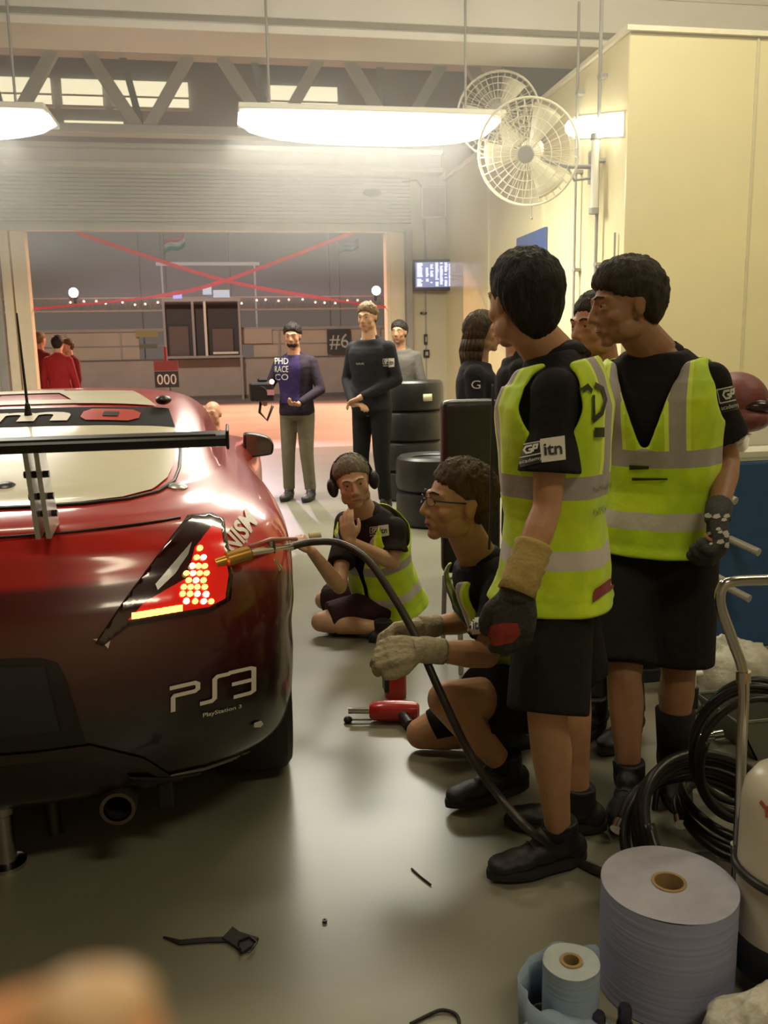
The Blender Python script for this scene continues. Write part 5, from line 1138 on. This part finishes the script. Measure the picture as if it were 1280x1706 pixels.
# crouching figure beyond the car's front wing
def crouch():
    c = P(354, 690, 8.2); F = unit((-.3, -.95, 0)); R = rightof(F)
    p = mk(s=.97, hip=V((c.x, c.y, .42)), sh=V((c.x, c.y, .74)), hR=R, skin=SK4, vox=.011, brow=H_cur)
    p['neck'] = p['sh']+V((0, 0, .07)); p['head'] = c; p['hF'] = F; s = .97
    p['sh'].z = c.z-.23; p['neck'] = p['sh']+V((0, 0, .08))
    p['hip'].z = max(.25, c.z-.68)
    p['arm'] = {'L': (p['sh']-R*.24+F*.1+V((0, 0, -.25)), p['sh']-R*.15+F*.3+V((0, 0, -.3)), (F, (0, 0, -1), -1)), 'R': (p['sh']+R*.24+F*.1+V((0, 0, -.25)), p['sh']+R*.15+F*.3+V((0, 0, -.3)), (F, (0, 0, -1), 1))}
    b = V((c.x, c.y, 0)); p['leg'] = {'R': (b+R*.14+F*.36+V((0, 0, .42)), b+R*.14+F*.08+V((0, 0, .10)), F[:2]), 'L': (b-R*.14+F*.30+V((0, 0, .08)), b-R*.14-F*.12+V((0, 0, .08)), (-F)[:2])}
    t = person('bald person crouching beyond the car, only the head showing past the roof', p, (c.x, c.y, 0)); shirt(t, p, redd, .62, vox=.012); shorts(t, p, redd, .95, vox=.012)
    for k in 'LR': shoe(t, p['leg'][k][1], p['leg'][k][2], m_shoe, m_sole, .97)
crouch()
# ================================================================ TYRES
m_tyre = mat('racing_slick', (.020, .019, .018), .38, var=.15, vs=20)
def tyre(x, y, z, label, group, grooves=True):
    t = root('tyre', label, 'tyre', (x, y, z), group); w = .292; R = .335; prof = [(.205, .02), (.24, .0), (.30, .0), (.325, .02), (R, .06), (R, w-.06), (.325, w-.02), (.30, w), (.24, w), (.205, w-.02), (.205, .02)]
    g = G(); g.lathe((x, y, z), prof, 48); tr = obj('tread', g, m_tyre, t, smooth=35)
    g = G(); g.tube([(x+.27*math.cos(a), y+.27*math.sin(a), z+w-.003) for a in [2*PI*k/48 for k in range(48)]], .004, 6, closed=True); g2 = obj('sidewall_ridge', g, m_tyre, t, smooth=True)
    g = G(); g.lathe((x, y, z), [(.203, .03), (.18, .05), (.17, w/2), (.18, w-.05), (.203, w-.03), (.195, w-.06), (.12, w-.12), (.05, w-.10), (0, w-.10)], 32); obj('rim', g, mat('dark_rim', (.05, .05, .05), .35, metal=.7), t, smooth=35)
    return t
names = ['bottom', 'second from bottom', 'third from bottom', 'top']
for k in range(4): tA_ = tyre(1.78, 8.62, k*.297, '%s black tyre of the tall far stack beside the front wall' % names[k], 'tyres in the far stack')
g = G(); a0 = -1.25; n = 8; vs = []
for i in range(n+1):
    a = a0+.30*i/n-.15; vs += [(1.78+.338*math.cos(a), 8.62+.338*math.sin(a), .99), (1.78+.338*math.cos(a), 8.62+.338*math.sin(a), 1.06)]
g.add(vs, [(2*i, 2*i+2, 2*i+3, 2*i+1) for i in range(n)]); obj('label', g, mat('tyre_label', (.65, .62, .45), .5), tA_, smooth=True, solid=.002)
for k, nm in enumerate(['lower', 'upper']): tyre(1.70, 7.24, k*.297, '%s black tyre of the low near stack behind the crouching man' % nm, 'tyres in the near stack')
# padded seat back behind the crouching man
t = root('padded_seat', 'tall black padded seat back standing behind the crouching man', 'seat', (1.10, 4.0, 0))
g = G(); cx, cy = 1.11, 3.98
g.box((cx-.145, cy-.045, .40), (cx+.145, cy+.045, 1.235))
obj('backrest', g, mat('black_vinyl', (.022, .019, .020), .35, bump=.1), t, vox=.012, sm=30)
g = G(); g.ell((cx, cy-.18, .38), (.17, .18, .05)); obj('cushion', g, MATS['black_vinyl'], t, smooth=True)
for q in (-1, 1):
    for r in (-.3, .05): g = G(); g.cyl((cx+q*.13, cy+r, 0), (cx+q*.12, cy+r*.8, .38), .012, n=10); obj('leg', g, m_steeld, t, smooth=40)
# ================================================================ TOOL TROLLEY (right edge)
m_blue = mat('blue_cabinet', (.030, .10, .26), .45, var=.08, bump=.05)
t = root('tool_cabinet', 'blue tool cabinet with pale cylindrical pegs at the right edge', 'cabinet', (2.3, 3.6, 0))
g = G(); g.box((1.99, 3.34, .14), (2.75, 3.9, .97)); body = obj('body', g, m_blue, t, bevel=.012)
for z in (.40, .62, .80): g = G(); g.box((2.35, 3.325, z), (2.72, 3.34, z+.14)); d = obj('drawer', g, m_blue, t, bevel=.006); g = G(); g.box((2.42, 3.305, z+.09), (2.65, 3.325, z+.11)); obj('handle', g, m_steel, d)
m_peg = mat('pale_peg', (.42, .40, .36), .35, var=.03)
for (px, py) in [(1205, 828), (1243, 912), (1228, 988), (1193, 962)]:
    c = P(px, py, 3.30); g = G(); g.cyl((c.x-.05, 3.345, c.z+.03), (c.x+.01, 3.22, c.z-.005), .017, n=14); obj('peg', g, m_peg, t, smooth=40)
g = G(); g.cyl(P(1172, 1048, 3.25), P(1222, 1092, 3.28), .016, n=12); obj('peg', g, m_peg, t, smooth=40)
for x in (2.05, 2.68):
    for y in (3.42, 3.8): g = G(); g.cyl((x-.02, y, .06), (x+.02, y, .06), .06, n=20); g.box((x-.03, y-.02, .06), (x+.03, y+.02, .15)); obj('caster', g, m_rubber, t, smooth=40)
t = root('tray', 'open white tray on top of the blue tool cabinet', 'tray', (2.2, 3.5, .97))
g = G(); g.box((2.02, 3.36, .972), (2.6, 3.8, .985)); obj('base', g, m_white, t)
g = G(); g.box((2.02, 3.36, .985), (2.035, 3.8, 1.09)); g.box((2.02, 3.36, .985), (2.6, 3.372, 1.01)); g.box((2.02, 3.788, .985), (2.6, 3.8, 1.09)); obj('rim', g, m_white, t, bevel=.003)
t = root('metal_bowl', 'shiny metal bowl standing in the white tray', 'bowl', (2.13, 3.5, .985))
g = G(); g.lathe((2.14, 3.5, .986), [(0, 0), (.06, 0), (.088, .03), (.095, .09), (.09, .09), (.082, .032), (.055, .008), (0, .008)], 28); obj('bowl', g, m_chrome, t, smooth=40)
g = G(); g.tube([(2.14+.095*math.cos(a), 3.5+.095*math.sin(a), 1.076) for a in [2*PI*k/28 for k in range(28)]], .005, 6, closed=True); obj('rim', g, m_chrome, t, smooth=True)
t = root('helmet', 'dull dark red rounded helmet resting on the metal bowl at right edge', 'helmet', (2.15, 3.5, 1.08))
g = G(); g.ell((2.17, 3.5, 1.215), (.135, .15, .13), nu=28, nv=18); g.ell((2.17, 3.44, 1.145), (.12, .12, .06)); obj('shell', g, mat('dull_red_shell', (.17, .040, .036), .5, var=.15, vs=10, bump=.05), t, vox=.006, sm=4)
g = G(); g.ell((2.20, 3.43, 1.20), (.10, .10, .045), nu=24, nv=14); obj('visor', g, mat('dark_visor', (.03, .012, .012), .2), t, smooth=True)
g = G(); g.tube([(2.155+.125*math.cos(a), 3.5+.138*math.sin(a), 1.115) for a in [2*PI*k/30 for k in range(30)]], .007, 6, closed=True); obj('edge_trim', g, m_rubber, t, smooth=True)
# chrome gas trolley + cylinder
t = root('gas_trolley', 'chrome tube trolley with bent handle at the lower right', 'trolley', (1.19, 1.72, 0))
Yt = 1.78; h = [P(1230, 1412, Yt), P(1236, 1250, Yt), P(1239, 1130, Yt), P(1222, 1070, Yt), P(1201, 1010, Yt), P(1203, 980, Yt), P(1222, 969, Yt), P(1300, 965, Yt+.01)]
xr = h[-1]; right = [V((2*xr.x-p.x+.06, p.y, p.z)) for p in h[-2::-1]]
g = G(); g.tube(spline([V((h[0].x, Yt, .05))]+h+right+[V((right[-1].x, Yt, .05))], 6), .0125, 14); obj('frame', g, m_chrome, t, smooth=True)
g = G(); g.cyl(P(1239, 1118, Yt), P(1239, 1136, Yt), .017, n=16); g.cyl(P(1230, 1406, Yt), P(1230, 1420, Yt), .018, n=16); obj('clamp', g, m_chrome, t, smooth=40)
x0 = h[0].x; x1 = right[-1].x
g = G(); g.box((x0-.01, 1.47, .03), (x1, 1.80, .045)); g.box((x0, Yt-.01, .045), (x1, Yt+.01, .09)); obj('foot_plate', g, m_dark, t, bevel=.004)
for x in (x0-.03, x1+.03): g = G(); g.cyl((x-.02, 1.86, .085), (x+.02, 1.86, .085), .085, n=28); obj('wheel', g, m_rubber, t, smooth=40)
g = G(); g.cyl((x0-.04, 1.86, .085), (x1+.04, 1.86, .085), .01, n=8); obj('axle', g, m_steeld, t)
g = G(); g.box((x0-.005, Yt-.008, .26), (x1, Yt+.008, .30)); obj('cross_bar', g, m_dark, t)
t = root('gas_cylinder', 'white gas cylinder with dark foot and black strap on the trolley', 'cylinder', (1.195, 1.62, .045))
cc = (1.195, 1.61, .046); g = G(); g.lathe(cc, [(0, 0), (.112, 0), (.116, .01), (.116, .085), (.112, .09)], 36); obj('foot', g, m_dark, t, smooth=40)
g = G(); g.lathe(cc, [(.112, .08), (.112, .40), (.105, .44), (.085, .47), (.05, .485), (0, .488)], 36); obj('bottle', g, mat('white_cylinder', (.66, .61, .50), .32, var=.04), t, smooth=40)
g = G(); g.lathe(cc, [(0, .48), (.03, .48), (.03, .54), (.045, .545), (.045, .58), (0, .58)], 20); g.cyl((1.195, 1.61, .60), (1.28, 1.60, .60), .012, n=10); obj('valve', g, m_brass, t, smooth=40)
g = G(); g.tube([(1.195+.116*math.cos(a), 1.61+.116*math.sin(a), .27-.02*math.cos(a)) for a in [2*PI*k/36 for k in range(36)]], .011, 8, closed=True); obj('strap', g, m_dark, t, smooth=True)
b = bvh(bpy.data.objects['bottle']); decal_px('red_mark', b, stroke_unit([[(0, 1), (.5, .5), (1, 1)], [(.5, .5), (.5, 0)]], .25, 1), [(1268, 1362), (1290, 1362), (1290, 1335), (1268, 1335)], mat('faded_red_print', (.45, .10, .08), .5), t, .002, .2)
# coiled hoses hanging around the trolley
m_hose2 = mat('black_hose', (.016, .015, .014), .35, var=.15)
def coil(c, rx, rz, n, lab, tilt, r=.014, seed=0, dy=.02):
    random.seed(seed); pts = []
    for k in range(n*20):
        a = 2*PI*k/20+PI*.9; j = 1+.05*math.sin(k*.37+seed); p = V((rx*math.cos(a)*j, dy*(k/20)+.012*math.sin(k*.21), rz*math.sin(a)*j)); p = Matrix.Rotation(tilt[0], 3, 'Z') @ Matrix.Rotation(tilt[1], 3, 'X') @ p; q = V(c)+p; q.z = max(q.z, r); pts.append(q)
    t = root('coiled_hose', lab, 'hose', (c[0], c[1], 0)); g = G(); g.tube(spline(pts, 3), r, 10); obj('hose', g, m_hose2, t, smooth=True)
    g = G(); g.cyl(pts[-1], pts[-1]+(pts[-1]-pts[-2]).normalized()*.03, r*1.3, n=12); obj('fitting', g, m_chrome, t, smooth=40); return t
coil((1.30, 2.00, .15), .25, .22, 6, 'thick black hose coiled on the floor behind the big blue roll', (.25, -.85), .016, 1, .028)
coil((1.36, 2.00, .34), .15, .20, 4, 'thinner black hose looped over the chrome trolley', (-.3, .15), .011, 5)
g = G(); g.tube(spline([P(1150, 1232, 2.5), P(1100, 1300, 2.45), P(1085, 1400, 2.3), Fl(1060, 1430, .012), Fl(1100, 1450, .012)], 8), .010, 10); tag(obj('cable', g, m_hose2, smooth=True), 'black cable hanging down in front of the coiled hose', 'cable')
g = G(); t = root('steel_bar', 'short chrome bar tool lying across the hoses beside the bag', 'tool', Fl(1165, 1240)); g.cyl(P(1130, 1231, 2.55), P(1202, 1224, 2.5), .010, n=12); obj('shaft', g, m_chrome, t, smooth=40)
g = G(); g.cyl(P(1190, 1226, 2.51), P(1206, 1223, 2.5), .016, n=12); obj('collar', g, m_chrome, t, smooth=40); g = G(); g.cyl(V((1.45, 2.54, 0)), P(1140, 1231, 2.55), .012, n=8); obj('prop', g, m_dark, t)
t = root('oil_pump', 'small dark hand pump bottle on the floor beside the white bag', 'pump', (1.63, 2.80, 0))
g = G(); g.lathe((1.63, 2.80, 0), [(0, 0), (.055, 0), (.058, .02), (.055, .10), (.03, .13), (.018, .14), (.018, .22), (0, .22)], 24); obj('bottle', g, m_dark, t, smooth=40)
g = G(); g.cyl((1.63, 2.80, .22), (1.63, 2.80, .27), .008, n=8); g.cyl((1.60, 2.80, .27), (1.66, 2.80, .27), .012, n=10); obj('pump_head', g, m_steel, t, smooth=40)
# crumpled white bags
m_bag = mat('crumpled_white_plastic', (.66, .64, .54), .4, var=.08, vs=14, bump=.5, bs=25)
def bag(c, r, lab, seed, m=m_bag):
    g = G(); vs = []; fs = []; nu, nv = 56, 30
    for j in range(nv+1):
        ph = PI*j/nv
        for i in range(nu):
            th = 2*PI*i/nu; d = V((math.sin(ph)*math.cos(th), math.sin(ph)*math.sin(th), math.cos(ph)))
            q = 1+.22*noise.noise(d*2.2+V((seed, 0, 0)))+.16*(.5-abs(noise.noise(d*5+V((seed, 3, 0)))))+.07*(.5-abs(noise.noise(d*13+V((0, seed, 0)))))
            p = V(c)+V((d.x*r[0], d.y*r[1], d.z*r[2]))*q; p.z = max(p.z, .004+.003*math.sin(i)); vs.append(p)
    for j in range(nv):
        for i in range(nu): a, b = j*nu+i, j*nu+(i+1) % nu; fs.append((a, a+nu, b+nu, b))
    g.add(vs, fs); return tag(obj('plastic_bag', g, m, smooth=50, loc=(c[0], c[1], 0)), lab, 'bag')
bag((1.93, 3.08, .11), (.22, .12, .16), 'crumpled white plastic bag on the floor under the blue cabinet', 2)
bag((1.02, 1.42, .05), (.13, .07, .09), 'crumpled translucent white bag at the bottom right in front of the big roll', 6)
t = root('plastic_tray', 'grey green open tray beside the white bag behind the trolley', 'tray', (1.9, 2.75, 0))
g = G(); a = [P(1192, 1196, 2.8), P(1300, 1196, 2.8)]; z1 = .15; 
g.prism([(1.78, 2.62, 0), (2.12, 2.62, 0), (2.2, 2.62, z1), (1.70, 2.62, z1)], (0, .008, 0)); g.prism([(1.78, 2.9, 0), (2.12, 2.9, 0), (2.2, 2.9, z1), (1.70, 2.9, z1)], (0, .008, 0)); g.add([(1.78, 2.62, .004), (2.12, 2.62, .004), (2.12, 2.9, .004), (1.78, 2.9, .004)], [(0, 1, 2, 3)]); g.prism([(1.78, 2.62, 0), (1.70, 2.62, z1), (1.708, 2.62, z1), (1.788, 2.62, 0)], (0, .28, 0)); g.prism([(2.12, 2.62, 0), (2.2, 2.62, z1), (2.192, 2.62, z1), (2.112, 2.62, 0)], (0, .28, 0)); obj('pan', g, mat('grey_green_plastic', (.14, .14, .11), .5), t)
g = G(); g.tube([(1.70, 2.62, z1), (2.2, 2.62, z1), (2.2, 2.9, z1), (1.70, 2.9, z1)], .007, 6, closed=True); obj('rim', g, mat('grey_green_plastic', (.14, .14, .11), .5), t)
# things seen between the legs
t = root('red_toolbox', 'low red tool box on the floor seen between the standing legs', 'tool box', (1.62, 3.5, 0))
g = G(); g.box((1.46, 3.40, .06), (1.82, 3.60, .29)); obj('box', g, mat('bright_red_paint', (.50, .035, .025), .35), t, bevel=.01)
g = G(); g.box((1.45, 3.39, .0), (1.83, 3.61, .06)); obj('base', g, m_dark, t, bevel=.006); g = G(); g.tube([(1.55, 3.5, .29), (1.55, 3.5, .33), (1.73, 3.5, .33), (1.73, 3.5, .29)], .007, 8); obj('handle', g, m_dark, t, smooth=True)
t = root('spray_bottle', 'small silver and white bottle on the dark case between the legs', 'bottle', (1.36, 3.40, .13))
g = G(); g.lathe((1.36, 3.38, .13), [(0, 0), (.04, 0), (.042, .01), (.042, .10), (.02, .13), (.016, .14), (0, .14)], 20); obj('body', g, m_white, t, smooth=40); g = G(); g.lathe((1.36, 3.38, .13), [(.018, .135), (.020, .14), (.020, .17), (0, .17)], 16); obj('cap', g, m_chrome, t, smooth=40)
t = root('parts_case', 'dark case with pale lid edge on the floor behind the left shin', 'case', (1.36, 3.35, 0))
g = G(); g.box((1.22, 3.28, 0), (1.50, 3.50, .10)); obj('case', g, mat('purple_black_case', (.03, .02, .025), .5), t, bevel=.008); g = G(); g.box((1.22, 3.275, .10), (1.50, 3.505, .125)); obj('lid', g, m_steel, t, bevel=.004)
# impact wrench and red can
t = root('impact_wrench', 'red impact wrench with chrome drive shaft lying on the floor', 'power tool', (.55, 3.28, 0))
m_redt = mat('wrench_red', (.50, .02, .018), .3, coat=.5, var=.05)
a = Fl(616, 1184, .045); b = Fl(700, 1184, .045); ax = (b-a).normalized(); rr_ = .042
g = G(); g.tube([a, a+ax*.015, a+ax*.06, a+ax*.13, a+ax*.19, a+ax*.20], [.028, .038, .042, .042, .036, .02], 24); obj('motor_housing', g, m_redt, t, smooth=40)
g = G(); g.cyl(a-ax*.085, a, .0125, .013, 18); obj('drive_shaft', g, m_chrome, t, smooth=40)
s_ = Fl(580, 1199, .012); g = G(); g.ell(s_, (.018, .018, .014)); obj('socket', g, m_dark, t, smooth=True); g = G(); g.cyl(s_, Fl(620, 1199, .010), .004, n=8); obj('trigger_rod', g, m_steeld, t)
g = G(); g.tube([a+ax*.12+V((0, 0, .0)), a+ax*.14+V((0, -.10, -.018))], [.020, .022], 16); obj('grip', g, m_dark, t, smooth=40)
t = root('oil_can', 'short red and black can standing behind the impact wrench', 'can', (.64, 3.47, 0))
c = Fl(668, 1178); c = V((c.x, c.y+.12, 0)); g = G(); g.lathe(c, [(0, 0), (.046, 0), (.048, .01), (.048, .10), (.044, .11), (0, .11)], 28); obj('can', g, m_redt, t, smooth=40)
g = G(); g.box((c.x-.052, c.y-.035, .03), (c.x-.02, c.y+.03, .095)); obj('black_side', g, m_dark, t, bevel=.006); g = G(); g.lathe(c+V((0, 0, .11)), [(.046, 0), (.046, .006), (.03, .008), (0, .008)], 24); obj('lid', g, m_dark, t, smooth=40)
# ================================================================ PAPER ROLLS
def rollmat(name, col):
    m = bpy.data.materials.new(name); m.use_nodes = True; nt = m.node_tree; b = nt.nodes['Principled BSDF']; tc = nn(nt, 'ShaderNodeTexCoord'); mp = nn(nt, 'ShaderNodeMapping'); mp.inputs['Scale'].default_value = (.6, .6, 26)
    nt.links.new(tc.outputs['Object'], mp.inputs[0]); nz = nn(nt, 'ShaderNodeTexNoise'); nz.inputs['Scale'].default_value = 3; nz.inputs['Detail'].default_value = 3; nt.links.new(mp.outputs[0], nz.inputs[0])
    r = nn(nt, 'ShaderNodeValToRGB'); r.color_ramp.elements[0].position = .3; r.color_ramp.elements[1].position = .7; r.color_ramp.elements[0].color = (*[c*.88 for c in col], 1); r.color_ramp.elements[1].color = (*col, 1); nt.links.new(nz.outputs[0], r.inputs[0]); nt.links.new(r.outputs[0], b.inputs['Base Color'])
    bp = nn(nt, 'ShaderNodeBump'); bp.inputs['Strength'].default_value = .5; bp.inputs['Distance'].default_value = .004; nt.links.new(nz.outputs[0], bp.inputs['Height']); nt.links.new(bp.outputs[0], b.inputs['Normal']); b.inputs['Roughness'].default_value = .85; return m
m_rb = rollmat('blue_paper', (.36, .38, .58)); m_rt = mat('blue_paper_end', (.46, .46, .54), .9, var=.06, vs=30, bump=.2, bs=120); m_card = mat('cardboard', (.36, .25, .11), .8, var=.15)
m_rb2 = rollmat('pale_blue_paper', (.34, .44, .55))
def proll(x, y, R, H, r, lab, ms=m_rb, z0=0, core=True, seed=0, tiltx=0):
    t = root('paper_roll', lab, 'paper roll', (x, y, z0)); c = V((x, y, z0)); n = 56
    g = G(); rings = 22; vs = []
    for j in range(rings+1):
        z = .003+(H-.006)*j/rings
        for k in range(n):
            a = 2*PI*k/n; rr = R*(1+.006*noise.noise(V((math.cos(a)*1.4, math.sin(a)*1.4, z*34+seed)))+.004*math.sin(3*a+seed)); vs.append(c+V((rr*math.cos(a), rr*math.sin(a), z)))
    g.add(vs, [(j*n+k, j*n+(k+1) % n, (j+1)*n+(k+1) % n, (j+1)*n+k) for j in range(rings) for k in range(n)]); obj('paper', g, ms, t, smooth=True)
    g = G(); vs = []; qs = [1, .9, .75, .6, .45, (r/R)]
    for q in qs:
        for k in range(n): a = 2*PI*k/n; vs.append(c+V((R*q*math.cos(a), R*q*math.sin(a), H-.003+.0035*noise.noise(V((q*9, math.cos(a), math.sin(a)+seed))))))
    g.add(vs, [(j*n+k, j*n+(k+1) % n, (j+1)*n+(k+1) % n, (j+1)*n+k) for j in range(len(qs)-1) for k in range(n)]); obj('roll_end', g, m_rt if ms is m_rb else mat('pale_end', (.48, .52, .52), .9, var=.06, vs=30), t, smooth=True)
    g = G(); g.lathe(c, [(r, .002), (r+.003, H), (r, H+.001), (r-.004, H), (r-.004, H*.4), (0, H*.4)], 28); obj('cardboard_core', g, m_card, t, smooth=40)
    return t
proll(.925, 1.655, .150, .262, .036, 'big blue paper roll standing on the floor at lower right', seed=1)
proll(.655, 1.56, .060, .175, .021, 'small pale blue paper roll with brown core left of the big roll', m_rb2, seed=4)
t = root('paper_roll', 'unwound pale blue paper lying around the small roll', 'paper roll', (.6, 1.52, 0))
g = G(); vs = []; n = 40
for i in range(n+1):
    a = .4+PI*1.35*i/n; rr = .085+.035*i/n+.004*math.sin(i*.9); x = .655+rr*math.cos(a); y = 1.56+rr*math.sin(a); h = .155-.045*i/n+.008*math.sin(i*.7); vs += [(x, y, .002), (x*1.0+.004*math.sin(i), y, h)]
g.add(vs, [(2*i, 2*i+2, 2*i+3, 2*i+1) for i in range(n)]); obj('loose_sheet', g, m_rb2, t, smooth=True, solid=.0015)
g = G(); vs = []; nx, ny = 24, 14
for j in range(ny+1):
    for i in range(nx+1):
        u, v = i/nx, j/ny; x = .50+.22*u; y = 1.385+.14*v; vs.append((x, y, .055+.035*math.sin(PI*u)*(.5+.5*v)+.012*noise.noise(V((u*4, v*4, 1)))))
g.add(vs, [(j*(nx+1)+i, j*(nx+1)+i+1, (j+1)*(nx+1)+i+1, (j+1)*(nx+1)+i) for j in range(ny) for i in range(nx)]); obj('folded_sheet', g, m_rb2, t, smooth=True, solid=.002)
m_purp = mat('dark_purple_cap', (.028, .02, .045), .3, coat=.4)
for k, (px, py, h, w) in enumerate([(998, 1688, .085, 'left'), (1042, 1676, .10, 'tallest, right'), (965, 1704, .07, 'lowest')]):
    b = Fl(px, py, h); t = root('small_bottle', 'little dark purple capped bottle before the blue rolls, %s' % w, 'bottle', (b.x, b.y-.01, 0), 'little dark bottles')
    g = G(); g.lathe((b.x, b.y, 0), [(0, 0), (.016, 0), (.017, .004), (.017, h-.04), (.010, h-.026), (.010, h-.02)], 18); obj('bottle', g, m_dark, t, smooth=40); g = G(); g.lathe((b.x, b.y, h-.028), [(0, .0), (.0145, .0), (.015, .02), (.012, .028), (0, .029)], 18); obj('cap', g, m_purp, t, smooth=40)
# ================================================================ LITTER ON THE FLOOR
m_strap = mat('black_webbing', (.022, .018, .018), .7, bump=.3)
t = root('buckle_strap', 'short dark webbing strap with buckle lying on the floor', 'strap', Fl(340, 1570))
g = G(); pts = [Fl(*p, .004) for p in ((272, 1561), (300, 1570), (345, 1566), (380, 1565))]; vs = []
for i, p in enumerate(pts): w = (.002, .009, .009, .010)[i]; vs += [p+V((0, w, 0)), p-V((0, w, 0))]
g.add(vs, [(2*i, 2*i+1, 2*i+3, 2*i+2) for i in range(3)]); obj('webbing', g, m_strap, t, solid=.003, smooth=True)
g = G(); g.prism([Fl(*p, .002) for p in ((370, 1566), (388, 1547), (400, 1556), (432, 1566), (420, 1580), (404, 1590), (392, 1580))], (0, 0, .008)); obj('tangled_end', g, m_strap, t, bevel=.002)
g = G(); g.tube([Fl(*p, .013) for p in ((398, 1568), (416, 1560), (428, 1570), (416, 1586), (402, 1588))], .0028, 8, closed=True); obj('buckle', g, mat('dull_buckle', (.09, .08, .07), .35, metal=.8), t, smooth=True)
g = G(); c = Fl(541, 1534, .004); g.lathe(c, [(.003, -.004), (.007, -.004), (.007, .003), (.003, .003)], 6); tag(obj('nut', g, m_dark), 'tiny dark nut lying on the floor left of the light patch', 'nut')
g = G(); g.tube([Fl(686, 1447, .003), Fl(700, 1460, .003), Fl(718, 1474, .003)], .0028, 8); tag(obj('cable_tie', g, m_strap, smooth=True), 'short thin black cable tie on the floor before the crouching man', 'cable tie')
g = G(); g.tube(spline([Fl(684, 1706, .004), Fl(712, 1692, .004), Fl(735, 1683, .006), Fl(757, 1688, .005), Fl(765, 1702, .004), Fl(760, 1730, .004)], 6), .004, 8); tag(obj('cable_loop', g, m_strap, smooth=True), 'dark cable end curling up at the bottom edge of the photo', 'cable')
g = G(); a, b = V((-6.9, 2.13, .001)), V((6.9, 1.80, .001)); g.add([a+V((0, .006, 0)), a-V((0, .006, 0)), b-V((0, .006, 0)), b+V((0, .006, 0))], [(0, 1, 2, 3)]); struct('trim_13', g, mat('floor_joint', (.10, .095, .07), .5)) if 0 else None
# ================================================================ THE PHOTOGRAPHER'S FINGERTIP
t = root('hand', 'photographer\'s blurred fingertip close to the lens at bottom left', 'hand', P(60, 1900, .1))
g = G(); q = lambda px, py, d: CAM+ray(px, py).normalized()*d
tip = q(142, 1775, .088); k1 = q(10, 1830, .094); k2 = q(-190, 2010, .102); k3 = q(-430, 2290, .115)
g.limb([tip, k1, k2, k3], [.0072, .0082, .0088, .0098], 18); g.limb([k3, k3+V((-.02, -.01, -.04)), k3+V((-.03, -.02, -.09))], [.011, .018, .024], 16)
for dx in (.018, .036): g.limb([k3+V((-.02, dx*.3, -.03-dx)), k3+V((0, dx*.2, -.03-dx*1.4)), k3+V((-.005, -.02, -.05-dx*1.4))], [.012, .0095, .0088], 14)
obj('finger', g, mat('warm_fingertip', (.95, .42, .17), .5, var=.03, sub=.1), t, vox=.0018, sm=6)
g = G(); nn_ = (tip-k1).normalized(); g.ell(tip+UP*.0052+nn_*.001, (.0052, .0042, .0022), nu=14, nv=8); obj('fingernail', g, mat('nail', (.80, .52, .28), .3, var=0), t, smooth=True)
coil((1.47, 2.22, .10), .20, .17, 4, 'dark hose loops lying flat behind the trolley foot', (.6, -1.3), .014, 9)
# ================================================================ HAZE added under the roof to imitate veiling lens glare
g = G(); g.box((-6.99, .6, 2.2), (3.37, 13.3, 6.3))
mh = bpy.data.materials.new('glare_haze'); mh.use_nodes = True; nt = mh.node_tree; nt.nodes.remove(nt.nodes['Principled BSDF'])
vs_ = nn(nt, 'ShaderNodeVolumePrincipled'); vs_.inputs['Density'].default_value = .042; vs_.inputs['Color'].default_value = (.95, .95, .92, 1); vs_.inputs['Anisotropy'].default_value = .55
nt.links.new(vs_.outputs[0], nt.nodes['Material Output'].inputs['Volume'])
o = obj('haze', g, mh); tag(o, 'added thin haze under the roof standing in for lens glare', 'haze', kind='stuff')
